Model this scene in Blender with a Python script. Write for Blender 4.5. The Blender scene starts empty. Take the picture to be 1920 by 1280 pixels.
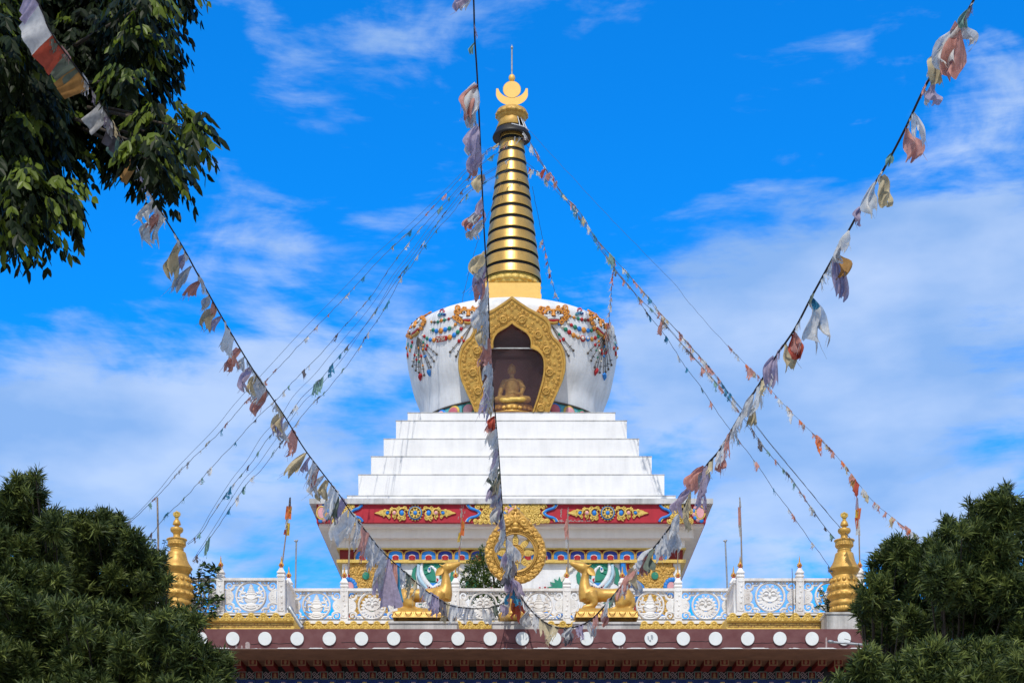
import bpy, math, random
import numpy as np
from mathutils import Vector
R = math.radians
rnd = random.Random(7)
sc = bpy.context.scene
col = sc.collection

# ------------------------------------------------------------------ camera
CX, HY, F, ZC = 968.0, 1823.0, 3200.0, 1.6      # principal point, focal (px of the 1920 frame), eye height
cd = bpy.data.cameras.new("camera"); cam = bpy.data.objects.new("camera", cd); col.objects.link(cam)
cam.location = (0, 0, ZC); cam.rotation_euler = (R(90), 0, 0)
cd.sensor_width = 36; cd.lens = F/1920*36
cd.shift_x = -(CX-960)/1920; cd.shift_y = (HY-640)/1920
cd.clip_end = 3000
sc.camera = cam
# ------------------------------------------------------------------ sun and sky
SUN_EL, SUN_AZ = 50.0, -6.0                      # azimuth: degrees to the right of straight behind the camera
sl = bpy.data.lights.new("sun", 'SUN'); sun = bpy.data.objects.new("sun", sl); col.objects.link(sun)
sl.energy = 2.85; sl.angle = R(0.5); sl.color = (1.0, .955, .88)
a, e = R(SUN_AZ), R(SUN_EL)
sdir = Vector((math.sin(a)*math.cos(e), -math.cos(a)*math.cos(e), math.sin(e)))
sun.rotation_euler = sdir.to_track_quat('Z', 'Y').to_euler()
sc.view_settings.view_transform = 'Standard'; sc.view_settings.look = 'None'
sc.view_settings.exposure = 0.07; sc.view_settings.gamma = 1.0

class NT:
    def __init__(s, tree): s.t = tree; tree.nodes.clear()
    def n(s, typ, **kw):
        nd = s.t.nodes.new(typ)
        for k, v in kw.items():
            if k.startswith('i_'):
                key = k[2:]; key = int(key) if key.isdigit() else key.replace('_', ' ')
                if isinstance(v, tuple) and len(v) == 2 and hasattr(v[0], 'bl_idname'): s.t.links.new(v[0].outputs[v[1]], nd.inputs[key])
                else: nd.inputs[key].default_value = v
            else: setattr(nd, k, v)
        return nd
    def math(s, op, x, y=0.0, clamp=False):
        nd = s.t.nodes.new('ShaderNodeMath'); nd.operation = op; nd.use_clamp = clamp
        for i, v in enumerate((x, y)):
            if isinstance(v, tuple): s.t.links.new(v[0].outputs[v[1]], nd.inputs[i])
            else: nd.inputs[i].default_value = v
        return (nd, 0)
    def link(s, o, nd, i): s.t.links.new(o[0].outputs[o[1]], nd.inputs[i])
    def mix(s, f, x, y, blend='MIX'):
        nd = s.t.nodes.new('ShaderNodeMix'); nd.data_type = 'RGBA'; nd.blend_type = blend
        for i, v in ((0, f), (6, x), (7, y)):
            if isinstance(v, tuple) and hasattr(v[0], 'bl_idname'): s.t.links.new(v[0].outputs[v[1]], nd.inputs[i])
            else: nd.inputs[i].default_value = v
        return (nd, 2)

def make_world():
    w = bpy.data.worlds.new("World"); sc.world = w; w.use_nodes = True
    t = NT(w.node_tree)
    sky = t.n('ShaderNodeTexSky', sky_type='NISHITA', sun_disc=False, sun_elevation=R(SUN_EL))
    sky.sun_rotation = R(180-SUN_AZ); sky.air_density = 1.3; sky.dust_density = 0.1; sky.ozone_density = 5.0; sky.altitude = 300
    hs = t.n('ShaderNodeHueSaturation', i_Saturation=1.0, i_Value=1.0); t.link(t.mix(1.0, (sky, 0), (.03, .98, 1.93, 1), 'MULTIPLY'), hs, 'Color')
    tc = t.n('ShaderNodeTexCoord'); sp = t.n('ShaderNodeSeparateXYZ'); t.link((tc, 'Generated'), sp, 0)
    az = t.math('ARCTAN2', (sp, 0), (sp, 1)); el = t.math('ARCSINE', (sp, 2))
    cb = t.n('ShaderNodeCombineXYZ'); t.link(az, cb, 0); t.link(t.math('MULTIPLY', el, 2.1), cb, 1); cb.inputs[2].default_value = 3.1
    n1 = t.n('ShaderNodeTexNoise', i_Scale=8.0, i_Detail=12.0, i_Roughness=.56, i_Distortion=.45); t.link((cb, 0), n1, 'Vector')
    cb2 = t.n('ShaderNodeCombineXYZ'); t.link(az, cb2, 0); t.link(t.math('MULTIPLY', el, 4.5), cb2, 1)
    n2 = t.n('ShaderNodeTexNoise', i_Scale=16.0, i_Detail=10.0, i_Roughness=.62, i_Distortion=.3); t.link((cb2, 0), n2, 'Vector')
    # broad cloud banks: (az deg, el deg, radius az, radius el, weight)
    def ang(px, py):
        x, z = (px-CX)/F, (HY-py)/F
        return math.atan2(x, 1), math.atan2(z, math.hypot(x, 1))
    acc = None
    for (px, py, rx, ry, wt) in SKYBLOBS:
        a0, e0 = ang(px, py); ra, re = rx/F*.98, ry/F*.86
        dx = t.math('DIVIDE', t.math('SUBTRACT', az, a0), ra); dy = t.math('DIVIDE', t.math('SUBTRACT', el, e0), re)
        d = t.math('ADD', t.math('MULTIPLY', dx, dx), t.math('MULTIPLY', dy, dy))
        g = t.math('MULTIPLY', t.math('EXPONENT', t.math('MULTIPLY', d, -1.0)), wt)
        acc = g if acc is None else t.math('ADD', acc, g)
    s1 = t.math('ADD', acc, t.math('MULTIPLY', t.math('SUBTRACT', (n1, 0), .5), 2.9))
    s1 = t.math('ADD', s1, t.math('MULTIPLY', t.math('SUBTRACT', (n2, 0), .5), 1.1))
    mr = t.n('ShaderNodeMapRange', interpolation_type='SMOOTHSTEP'); t.link(s1, mr, 0)
    mr.inputs[1].default_value = .22; mr.inputs[2].default_value = 1.0
    # bright cumulus added overhead and behind the viewer, unseen, to fill the shade
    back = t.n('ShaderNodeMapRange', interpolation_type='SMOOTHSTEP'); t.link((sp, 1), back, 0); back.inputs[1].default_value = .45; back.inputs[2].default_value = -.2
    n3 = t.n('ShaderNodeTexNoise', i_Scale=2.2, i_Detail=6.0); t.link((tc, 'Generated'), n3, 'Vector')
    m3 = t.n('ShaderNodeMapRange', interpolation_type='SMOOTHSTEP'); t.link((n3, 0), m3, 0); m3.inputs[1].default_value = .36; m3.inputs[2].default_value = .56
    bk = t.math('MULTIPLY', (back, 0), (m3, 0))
    cl = t.math('MULTIPLY', (mr, 0), .88)
    tint = t.n('ShaderNodeTexNoise', i_Scale=9.0, i_Detail=5.0); t.link((cb, 0), tint, 'Vector')
    tr_ = t.n('ShaderNodeMapRange'); t.link((tint, 0), tr_, 0); tr_.inputs[1].default_value = .38; tr_.inputs[2].default_value = .64
    ccol = t.mix((tr_, 0), (2.5, 4.2, 7.4, 1), (4.7, 6.0, 8.4, 1))
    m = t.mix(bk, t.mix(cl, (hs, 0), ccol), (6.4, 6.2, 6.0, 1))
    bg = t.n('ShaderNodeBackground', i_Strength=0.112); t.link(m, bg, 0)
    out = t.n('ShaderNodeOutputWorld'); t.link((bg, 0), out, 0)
SKYBLOBS = [(520, 170, 200, 110, .44), (760, 50, 240, 70, .28), (1080, 50, 130, 80, .46), (1500, 580, 330, 150, .95), (1800, 500, 300, 220, 1.0),
            (1820, 190, 200, 80, .26), (200, 790, 460, 130, 1.1), (660, 690, 260, 100, .8), (1500, 830, 560, 190, 1.05), (1250, 600, 220, 120, .6),
            (300, 980, 560, 130, .8), (1650, 1000, 500, 130, .75), (1320, 230, 110, 50, .35), (500, 500, 260, 60, .38), (960, 1250, 1500, 140, .3), (1420, 360, 220, 70, .38), (120, 590, 200, 50, .35)]
make_world()

# ------------------------------------------------------------------ helpers
def P(px, py, D): return Vector(((px-CX)*D/F, D, ZC+(HY-py)*D/F))
def Zof(py, D): return ZC+(HY-py)*D/F
def Xof(px, D): return (px-CX)*D/F

class MB:
    """collects faces; build() links them as one mesh object"""
    def __init__(s): s.v = []; s.f = []; s.m = []; s.sm = []; s.cur = 0
    def add(s, verts, faces, smooth=False, m=None):
        b = len(s.v); s.v.extend([tuple(q) for q in verts])
        for f in faces: s.f.append(tuple(b+i for i in f)); s.m.append(s.cur if m is None else m); s.sm.append(smooth)
    def box(s, x0, x1, y0, y1, z0, z1, m=None):
        vs = [(x, y, z) for x in (x0, x1) for y in (y0, y1) for z in (z0, z1)]
        s.add(vs, [(0,1,3,2),(4,6,7,5),(0,4,5,1),(2,3,7,6),(0,2,6,4),(1,5,7,3)], False, m)
    def prism(s, pts, D, t, bev=0, m=None, fn=None):
        """outline in photo px on the plane at depth D; front at D-t; bev (px) rounds the front edge"""
        fn = fn or (lambda x, y, d: P(x, y, d))
        n = len(pts)
        area = sum(pts[i][0]*pts[(i+1) % n][1]-pts[(i+1) % n][0]*pts[i][1] for i in range(n))
        if area < 0: pts = pts[::-1]
        back = [fn(x, y, D) for x, y in pts]
        if bev:
            ins = []
            for i in range(n):
                ax, ay = pts[i-1]; bx, by = pts[i]; cx, cy = pts[(i+1) % n]
                d1 = Vector((bx-ax, by-ay)); d2 = Vector((cx-bx, cy-by))
                if d1.length < 1e-6 or d2.length < 1e-6: ins.append((bx, by)); continue
                d1.normalize(); d2.normalize()
                nn = Vector((-d1.y-d2.y, d1.x+d2.x))
                if nn.length < 1e-3: nn = Vector((-d1.y, d1.x))
                nn.normalize(); ins.append((bx+nn.x*bev, by+nn.y*bev))
            mid = [fn(x, y, D-t*.55) for x, y in pts]; fr = [fn(x, y, D-t) for x, y in ins]
            rings = [back, mid, fr]
        else: rings = [back, [fn(x, y, D-t) for x, y in pts]]
        vs = [p for r in rings for p in r]; fs = []
        for k in range(len(rings)-1):
            for i in range(n):
                j = (i+1) % n; fs.append((k*n+i, k*n+j, (k+1)*n+j, (k+1)*n+i))
        s.add(vs, fs, bool(bev), m)
        s.add(rings[-1], [tuple(range(n))], False, m)
        s.add(rings[0], [tuple(range(n-1, -1, -1))], False, m)
    def tube(s, path, rad, n=6, m=None, cap=True, flat=1.0, nrm=None):
        path = [Vector(p) for p in path]; L = len(path)
        if L < 2: return
        if not hasattr(rad, '__len__'): rad = [rad]*L
        vs = []; up = None
        for i, p in enumerate(path):
            t = (path[min(i+1, L-1)]-path[max(i-1, 0)])
            if t.length < 1e-9: t = Vector((0, 0, 1))
            t.normalize()
            if nrm is not None: ref = Vector(nrm)
            else: ref = up if up is not None else (Vector((0, 0, 1)) if abs(t.z) < .9 else Vector((0, 1, 0)))
            bx = t.cross(ref)
            if bx.length < 1e-6: bx = t.orthogonal()
            bx.normalize(); by = bx.cross(t).normalized()
            if nrm is None: up = by
            for k in range(n):
                an = 2*math.pi*k/n; vs.append(p+(bx*math.cos(an)+by*math.sin(an)*flat)*rad[i])
        fs = [(i*n+k, i*n+(k+1) % n, (i+1)*n+(k+1) % n, (i+1)*n+k) for i in range(L-1) for k in range(n)]
        s.add(vs, fs, True, m)
        if cap:
            s.add(vs[:n], [tuple(range(n-1, -1, -1))], False, m); s.add(vs[-n:], [tuple(range(n))], False, m)
    def lathe(s, prof, cx, cy, n=48, m=None, a0=0, a1=2*math.pi, smooth=True, keep=None, mod=None):
        full = abs(a1-a0-2*math.pi) < 1e-6; c = n if full else n+1
        vs = []
        for (r, z) in prof:
            for k in range(c):
                an = a0+(a1-a0)*k/n; rr = r if mod is None else r*mod(an, z)
                vs.append((cx+rr*math.sin(an), cy-rr*math.cos(an), z))
        fs = []
        for i in range(len(prof)-1):
            for k in range(n):
                k2 = (k+1) % c; f = (i*c+k, i*c+k2, (i+1)*c+k2, (i+1)*c+k)
                if keep is None or keep([vs[q] for q in f]): fs.append(f)
        s.add(vs, fs, smooth, m)
        return vs
    def ball(s, c, r, n=10, m=None, axis=None):
        rx, ry, rz = r if hasattr(r, '__len__') else (r, r, r)
        k = max(4, n//2); vs = []
        if axis is not None:
            az = Vector(axis).normalized(); axx = Vector((0, 0, 1)).cross(az)
            if axx.length < 1e-3: axx = Vector((1, 0, 0))
            axx.normalize(); ayy = az.cross(axx)
        for i in range(k+1):
            th = math.pi*i/k
            for j in range(n):
                ph = 2*math.pi*j/n
                x, y, z = rx*math.sin(th)*math.cos(ph), ry*math.sin(th)*math.sin(ph), rz*math.cos(th)
                if axis is not None: q = Vector(c)+axx*x+ayy*y+az*z
                else: q = (c[0]+x, c[1]+y, c[2]+z)
                vs.append(q)
        fs = [(i*n+j, i*n+(j+1) % n, (i+1)*n+(j+1) % n, (i+1)*n+j) for i in range(k) for j in range(n)]
        s.add(vs, fs, True, m)
    def build(s, name, mats, parent=None):
        me = bpy.data.meshes.new(name)
        me.from_pydata([tuple(v) for v in s.v], [], s.f)
        if not hasattr(mats, '__len__'): mats = [mats]
        for mm in mats: me.materials.append(mm)
        me.polygons.foreach_set('material_index', s.m)
        me.polygons.foreach_set('use_smooth', s.sm)
        me.validate(); me.update()
        o = bpy.data.objects.new(name, me); col.objects.link(o)
        if parent is not None:
            o.parent = parent; pm = parent; off = Vector((0, 0, 0))
            while pm is not None: off += pm.location; pm = pm.parent
            me.transform(__import__('mathutils').Matrix.Translation(-off))
        return o

def npmesh(name, V, Fq, mats, parent=None, midx=None, smooth=False):
    """fast mesh from arrays, Fq of shape (n,4)"""
    me = bpy.data.meshes.new(name); V = np.asarray(V, dtype=np.float32); Fq = np.asarray(Fq, dtype=np.int32)
    if parent is not None:
        off = Vector((0, 0, 0)); pm = parent
        while pm is not None: off += pm.location; pm = pm.parent
        V = V-np.array(off[:], dtype=np.float32)
    k = Fq.shape[1]
    me.vertices.add(len(V)); me.vertices.foreach_set('co', V.ravel())
    me.loops.add(Fq.size); me.loops.foreach_set('vertex_index', Fq.ravel())
    me.polygons.add(len(Fq)); me.polygons.foreach_set('loop_start', np.arange(0, Fq.size, k, dtype=np.int32))
    me.polygons.foreach_set('loop_total', np.full(len(Fq), k, dtype=np.int32))
    for mm in mats: me.materials.append(mm)
    if midx is not None: me.polygons.foreach_set('material_index', np.asarray(midx, dtype=np.int32))
    me.polygons.foreach_set('use_smooth', np.full(len(Fq), smooth))
    me.update(); me.validate()
    o = bpy.data.objects.new(name, me); col.objects.link(o); o.parent = parent
    return o

def tag(o, label=None, cat=None, group=None, kind=None):
    if label: o['label'] = label
    if cat: o['category'] = cat
    if group: o['group'] = group
    if kind: o['kind'] = kind
    return o
def thing(name, label, cat, loc, group=None):
    o = bpy.data.objects.new(name, None); col.objects.link(o); o.location = loc; o.empty_display_size = .3
    return tag(o, label, cat, group)
def copy_tree(o, parent=None):
    c = o.copy(); col.objects.link(c); c.parent = parent
    for ch in list(o.children): copy_tree(ch, c)
    return c
def fuse(mb, voxel, smooth=6, name='body', mats=None, parent=None):
    """melts overlapping shapes into one continuous skin"""
    o = mb.build('tmp', mats); mo = o.modifiers.new('r', 'REMESH'); mo.mode = 'VOXEL'; mo.voxel_size = voxel
    ms = o.modifiers.new('s', 'SMOOTH'); ms.iterations = smooth; ms.factor = .6
    bpy.context.view_layer.update()
    me = bpy.data.meshes.new_from_object(o.evaluated_get(bpy.context.evaluated_depsgraph_get()))
    old = o.data; bpy.data.objects.remove(o); bpy.data.meshes.remove(old)
    me.name = name
    if not len(me.materials): me.materials.append(mats)
    me.polygons.foreach_set('use_smooth', [True]*len(me.polygons))
    r = bpy.data.objects.new(name, me); col.objects.link(r)
    if parent is not None:
        r.parent = parent; me.transform(__import__('mathutils').Matrix.Translation(-parent.location))
    return r

def catmull(pts, per=8):
    out = []; n = len(pts)
    for i in range(n-1):
        p0, p1, p2, p3 = [np.array(pts[min(max(j, 0), n-1)], float) for j in (i-1, i, i+1, i+2)]
        for k in range(per):
            t = k/per
            out.append(.5*((2*p1)+(-p0+p2)*t+(2*p0-5*p1+4*p2-p3)*t*t+(-p0+3*p1-3*p2+p3)*t**3))
    out.append(np.array(pts[-1], float)); return out

# ------------------------------------------------------------------ materials
def mat(name, c, rough=.6, metal=0.0, var=.12, scale=3.0, bump=0.0, bscale=20.0, c2=None, spec=.4, stretch=(1, 1, 1), det=5, trans=0.0, lo=.35, hi=.7):
    m = bpy.data.materials.new(name); m.use_nodes = True; t = NT(m.node_tree)
    tc = t.n('ShaderNodeTexCoord'); mp = t.n('ShaderNodeMapping'); t.link((tc, 'Object'), mp, 0); mp.inputs['Scale'].default_value = stretch
    nz = t.n('ShaderNodeTexNoise', i_Scale=scale, i_Detail=det, i_Roughness=.6); t.link((mp, 0), nz, 'Vector')
    mr = t.n('ShaderNodeMapRange'); t.link((nz, 0), mr, 0); mr.inputs[1].default_value = lo; mr.inputs[2].default_value = hi
    c2 = c2 or tuple(x*(1-var*2) for x in c)
    cc = t.mix((mr, 0), (*c, 1), (*c2, 1))
    b = t.n('ShaderNodeBsdfPrincipled', i_Roughness=rough, i_Metallic=metal); b.inputs['Specular IOR Level'].default_value = spec
    t.link(cc, b, 'Base Color')
    if bump:
        n3 = t.n('ShaderNodeTexNoise', i_Scale=bscale, i_Detail=4.0); t.link((tc, 'Object'), n3, 'Vector')
        bp = t.n('ShaderNodeBump', i_Strength=bump, i_Distance=.02); t.link((n3, 0), bp, 'Height'); t.link((bp, 0), b, 'Normal')
    sh = (b, 0)
    if trans:
        tr = t.n('ShaderNodeBsdfTranslucent'); t.link(cc, tr, 0); mx = t.n('ShaderNodeMixShader'); mx.inputs[0].default_value = trans
        t.link(sh, mx, 1); t.link((tr, 0), mx, 2); sh = (mx, 0)
    o = t.n('ShaderNodeOutputMaterial'); t.link(sh, o, 0)
    return m
def wall_white(name, c, dirt, lo=.5, hi=.8, grid=False):
    """painted plaster with vertical rain streaks and grime"""
    m = bpy.data.materials.new(name); m.use_nodes = True; t = NT(m.node_tree)
    tc = t.n('ShaderNodeTexCoord')
    def nz(sc_, st, d=6):
        mp = t.n('ShaderNodeMapping'); t.link((tc, 'Object'), mp, 0); mp.inputs['Scale'].default_value = st
        n_ = t.n('ShaderNodeTexNoise', i_Scale=sc_, i_Detail=d, i_Roughness=.65); t.link((mp, 0), n_, 'Vector'); return (n_, 0)
    streak = nz(2.2, (1.6, 1.6, .18)); blot = nz(1.3, (1, 1, 1), 8); fine = nz(14, (1, 1, 1))
    f = t.math('MULTIPLY', streak, blot); f = t.math('ADD', f, t.math('MULTIPLY', fine, .1))
    mr = t.n('ShaderNodeMapRange'); t.link(f, mr, 0); mr.inputs[1].default_value = lo*.5; mr.inputs[2].default_value = hi*.62
    cc = t.mix((mr, 0), (*c, 1), (*dirt, 1))
    b = t.n('ShaderNodeBsdfPrincipled', i_Roughness=.75)
    bp = t.n('ShaderNodeBump', i_Strength=.25, i_Distance=.02); t.link(fine, bp, 'Height'); t.link((bp, 0), b, 'Normal')
    t.link(cc, b, 'Base Color'); o = t.n('ShaderNodeOutputMaterial'); t.link((b, 0), o, 0)
    return m
M = {}
M['white'] = wall_white('white_plaster', (.80, .80, .80), (.52, .52, .52))
M['step'] = wall_white('step_paint', (.85, .845, .84), (.66, .66, .66), .46, .98)
M['grime'] = wall_white('grimy_plaster', (.62, .60, .57), (.13, .13, .12), .38, .85)
M['slab'] = wall_white('cornice_slab', (.66, .66, .66), (.20, .20, .19), .35, .9)
M['beige'] = wall_white('beige_plaster', (.82, .75, .67), (.68, .60, .52), .45, .95)
M['dome'] = wall_white('dome_paint', (.80, .81, .82), (.50, .50, .49), .42, .9)
M['rail'] = wall_white('balustrade_paint', (.78, .77, .75), (.36, .28, .22), .52, .95)
M['gold'] = mat('gold_paint', (.66, .395, .085), .45, .25, .08, 5, .18, 24, c2=(.46, .25, .05), spec=.45)
M['gold2'] = mat('dull_gold', (.60, .37, .09), .5, .2, .1, 8, .15, 40, c2=(.45, .25, .05))
M['brass'] = mat('brass_sheet', (.66, .41, .11), .34, .6, .12, 1.5, .05, 6, c2=(.52, .30, .07), spec=.6)
M['goldflat'] = mat('pale_gold', (.80, .50, .13), .5, .2, .05, 4)
M['goldyel'] = mat('yellow_gold', (.74, .52, .14), .5, .15, .1, 9, .1, 30, c2=(.52, .34, .06))
M['pale'] = mat('flaked_paint', (.45, .36, .35), .8, 0, .2, 20)
M['maroon'] = mat('maroon_paint', (.125, .038, .040), .7, 0, .2, 3, .15, 30, c2=(.17, .07, .07))
M['maroon_in'] = mat('dark_maroon', (.34, .13, .13), .8, 0, .2, 2)
M['red'] = mat('red_paint', (.44, .012, .028), .6, 0, .12, 3, .1, 30)
M['redbr'] = mat('bright_red', (.42, .015, .02), .6, 0, .1)
M['brownred'] = mat('rafter_red', (.20, .014, .010), .7)
M['blue'] = mat('blue_paint', (.02, .23, .68), .5)
M['navy'] = mat('navy_paint', (.012, .03, .26), .5)
M['teal'] = mat('green_paint', (.02, .24, .15), .5)
M['turq'] = mat('turquoise_paint', (.10, .38, .42), .5)
M['pink'] = mat('pink_paint', (.74, .36, .38), .5)
M['rose'] = mat('rose_paint', (.55, .14, .18), .5)
M['orange'] = mat('orange_paint', (.72, .29, .04), .5, 0, .15, 10)
M['cream'] = mat('cream_paint', (.78, .72, .6), .6)
M['pwhite'] = mat('mural_white', (.80, .82, .84), .6)
M['pblue'] = mat('pale_blue_paint', (.45, .66, .78), .6)
M['black'] = mat('black_metal', (.015, .015, .016), .5)
M['chain'] = mat('dark_chain', (.11, .09, .07), .6)
M['steel'] = mat('galvanised_steel', (.42, .44, .45), .45, .6, .2, 8)
M['disc'] = mat('white_enamel', (.76, .79, .78), .5, 0, .04, 5)
M['soffit'] = mat('soffit_plaster', (.30, .145, .085), .8, 0, .15, 2)
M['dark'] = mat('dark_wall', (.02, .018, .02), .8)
M['tilegreen'] = mat('tile_frame', (.17, .21, .18), .6)
M['tileblue'] = mat('blue_tile_frame', (.03, .08, .22), .6)
M['tan'] = mat('tan_frame', (.30, .15, .07), .6)
M['wood'] = mat('weathered_pole', (.33, .27, .22), .8, 0, .25, 12, stretch=(4, 4, 1))
M['asphalt'] = mat('ground_paving', (.40, .36, .31), .9, 0, .2, .6, .2, 8)
M['cord'] = mat('dark_cord', (.035, .03, .03), .9)
M['wire'] = mat('far_cord', (.06, .07, .09), .8)
M['bark'] = mat('bark', (.07, .055, .04), .9, 0, .3, 8, .5, 20)
# ------------------------------------------------------------------ ground
g = MB(); g.box(-600, 600, -300, 900, -1, 0); tag(g.build('ground', M['asphalt']), kind='structure')

# ------------------------------------------------------------------ scroll ornament tools (photo px on a plane)
def spiral(mb, cx, cy, r, w, fn, a0=0.0, turns=1.4, hand=1, m=None, n=6, ball=True, step=9, rise=1.0):
    """a raised curl: tube that winds in from radius r to its eye"""
    N = max(8, int(turns*step)); path = []; rad = []
    for i in range(N+1):
        t = i/N; an = a0+hand*turns*2*math.pi*t; rr = r*(1-t)**.8*.92+r*.12
        path.append(fn(cx+math.cos(an)*rr, cy+math.sin(an)*rr)); rad.append(w*(.62+.35*t if ball else 1)*rise)
    mb.tube(path, rad, n, m)
    if ball: mb.ball(path[-1], w*1.15, 8, m)
def pl(D): return lambda x, y: P(x, y, D)
def pxpath(mb, pts, w, fn, m=None, n=6, per=5):
    c = catmull(pts, per); L = len(c)
    if hasattr(w, '__len__'): rad = [np.interp(i/(L-1), np.linspace(0, 1, len(w)), w) for i in range(L)]
    else: rad = w
    mb.tube([fn(q[0], q[1]) for q in c], rad, n, m)
def circ(cx, cy, rx, ry=None, n=20, a0=0, a1=360):
    ry = ry or rx
    return [(cx+rx*math.cos(R(a0+(a1-a0)*i/n)), cy+ry*math.sin(R(a0+(a1-a0)*i/n))) for i in range(n if a1-a0 == 360 else n+1)]
def ringpx(mb, cx, cy, ro, ri, D, t, m=None, n=32, hump=True):
    """flat annulus with a rounded front"""
    s = D/F; vs = []; fs = []; k = 5
    prof = [(ro, 0), (ro, .7), ((ro*3+ri)/4, 1), ((ro+ri*3)/4, 1), (ri, .7), (ri, 0)]
    for i in range(n):
        an = 2*math.pi*i/n
        for r_, d in prof: vs.append(P(cx+r_*math.cos(an), cy+r_*math.sin(an), D)+Vector((0, -t*d, 0)))
    q = len(prof)
    for i in range(n):
        j = (i+1) % n
        for c in range(q):
            c2 = (c+1) % q; fs.append((i*q+c, i*q+c2, j*q+c2, j*q+c))
    mb.add(vs, fs, True, m)
def leafpx(mb, x0, y0, x1, y1, w, D, t, m=None, bend=.0):
    """pointed petal from (x0,y0) to the tip"""
    dx, dy = x1-x0, y1-y0; L = math.hypot(dx, dy) or 1; nx, ny = -dy/L, dx/L; pts = []
    pr = [(0, .25), (.25, .85), (.5, 1), (.75, .7), (1, 0)]
    for a_, b_ in pr: pts.append((x0+dx*a_+nx*(b_*w+bend*math.sin(a_*3.14)*L), y0+dy*a_+ny*(b_*w+bend*math.sin(a_*3.14)*L)))
    for a_, b_ in pr[-2::-1]: pts.append((x0+dx*a_+nx*(-b_*w+bend*math.sin(a_*3.14)*L), y0+dy*a_+ny*(-b_*w+bend*math.sin(a_*3.14)*L)))
    mb.prism(pts, D, t, min(w*.3, 1.0), m)

# ================================================================== STUPA
SX, SY = Xof(959.5, 67.1), 67.1
stupa = thing('stupa', 'huge white stupa with a ringed golden spire, painted dome and stepped square base', 'stupa', (SX, SY, 0))
BX = Xof(957, 60)+.0; HW = 7.1
def sq(mb, h, z0, z1, m=None, cx=SX): mb.box(cx-h, cx+h, SY-h, SY+h, z0, z1, m)
def zat(py, h): return Zof(py, SY-h)
# body wall to the ground
mb = MB(); sq(mb, 6.05, 0, zat(1040, 6.05)); mb.build('body_wall', M['white'], stupa)
# arch band backing + gold bars
h = 6.13
zb0, zb1 = zat(1049.5, h), zat(1030.5, h)
mb = MB(); sq(mb, h, zb0, zb1); band = mb.build('arch_band', M['brownred'], stupa)
mb = MB(); sq(mb, h+.10, zb1, zat(1026.5, h+.1)); sq(mb, h+.10, zat(1054, h+.1), zb0); mb.build('gold_moulding', M['goldyel'], band)
Db = SY-h
for k in range(-3, 17):
    cxk = 741.6+31*k-.0
    if cxk < 655 or cxk > 1262: continue
    mb = MB()
    def arch(x, y0, w, hh, n=10): return [(x-w, y0)]+[(x-w*math.cos(math.pi*i/n), y0-hh*.45-hh*.55*math.sin(math.pi*i/n)**.7) for i in range(n+1)]+[(x+w, y0)]
    D0 = Db
    mb.prism(arch(cxk, 1049.5, 13.2, 17), D0, .05, .4, 0 if k % 2 == 0 else 1)
    pxpath(mb, arch(cxk, 1049.5, 14.4, 18.4), .028, pl(D0-.05), 2, 5, 1)
    mb.prism(arch(cxk, 1049.5, 6.6, 10.6), D0-.05, .03, .3, 3)
    mb.prism(arch(cxk, 1049.5, 5.6, 9.4), D0-.08, .03, .3, 4)
    mb.ball(P(cxk-3.6, 1044, D0-.1), (.05, .03, .05), 6, 4); mb.ball(P(cxk+3.6, 1044, D0-.1), (.05, .03, .05), 6, 4)
    mb.build('arch_motif', [M['blue'], M['navy'], M['gold2'], M['cream'], M['redbr']], band)
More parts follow.
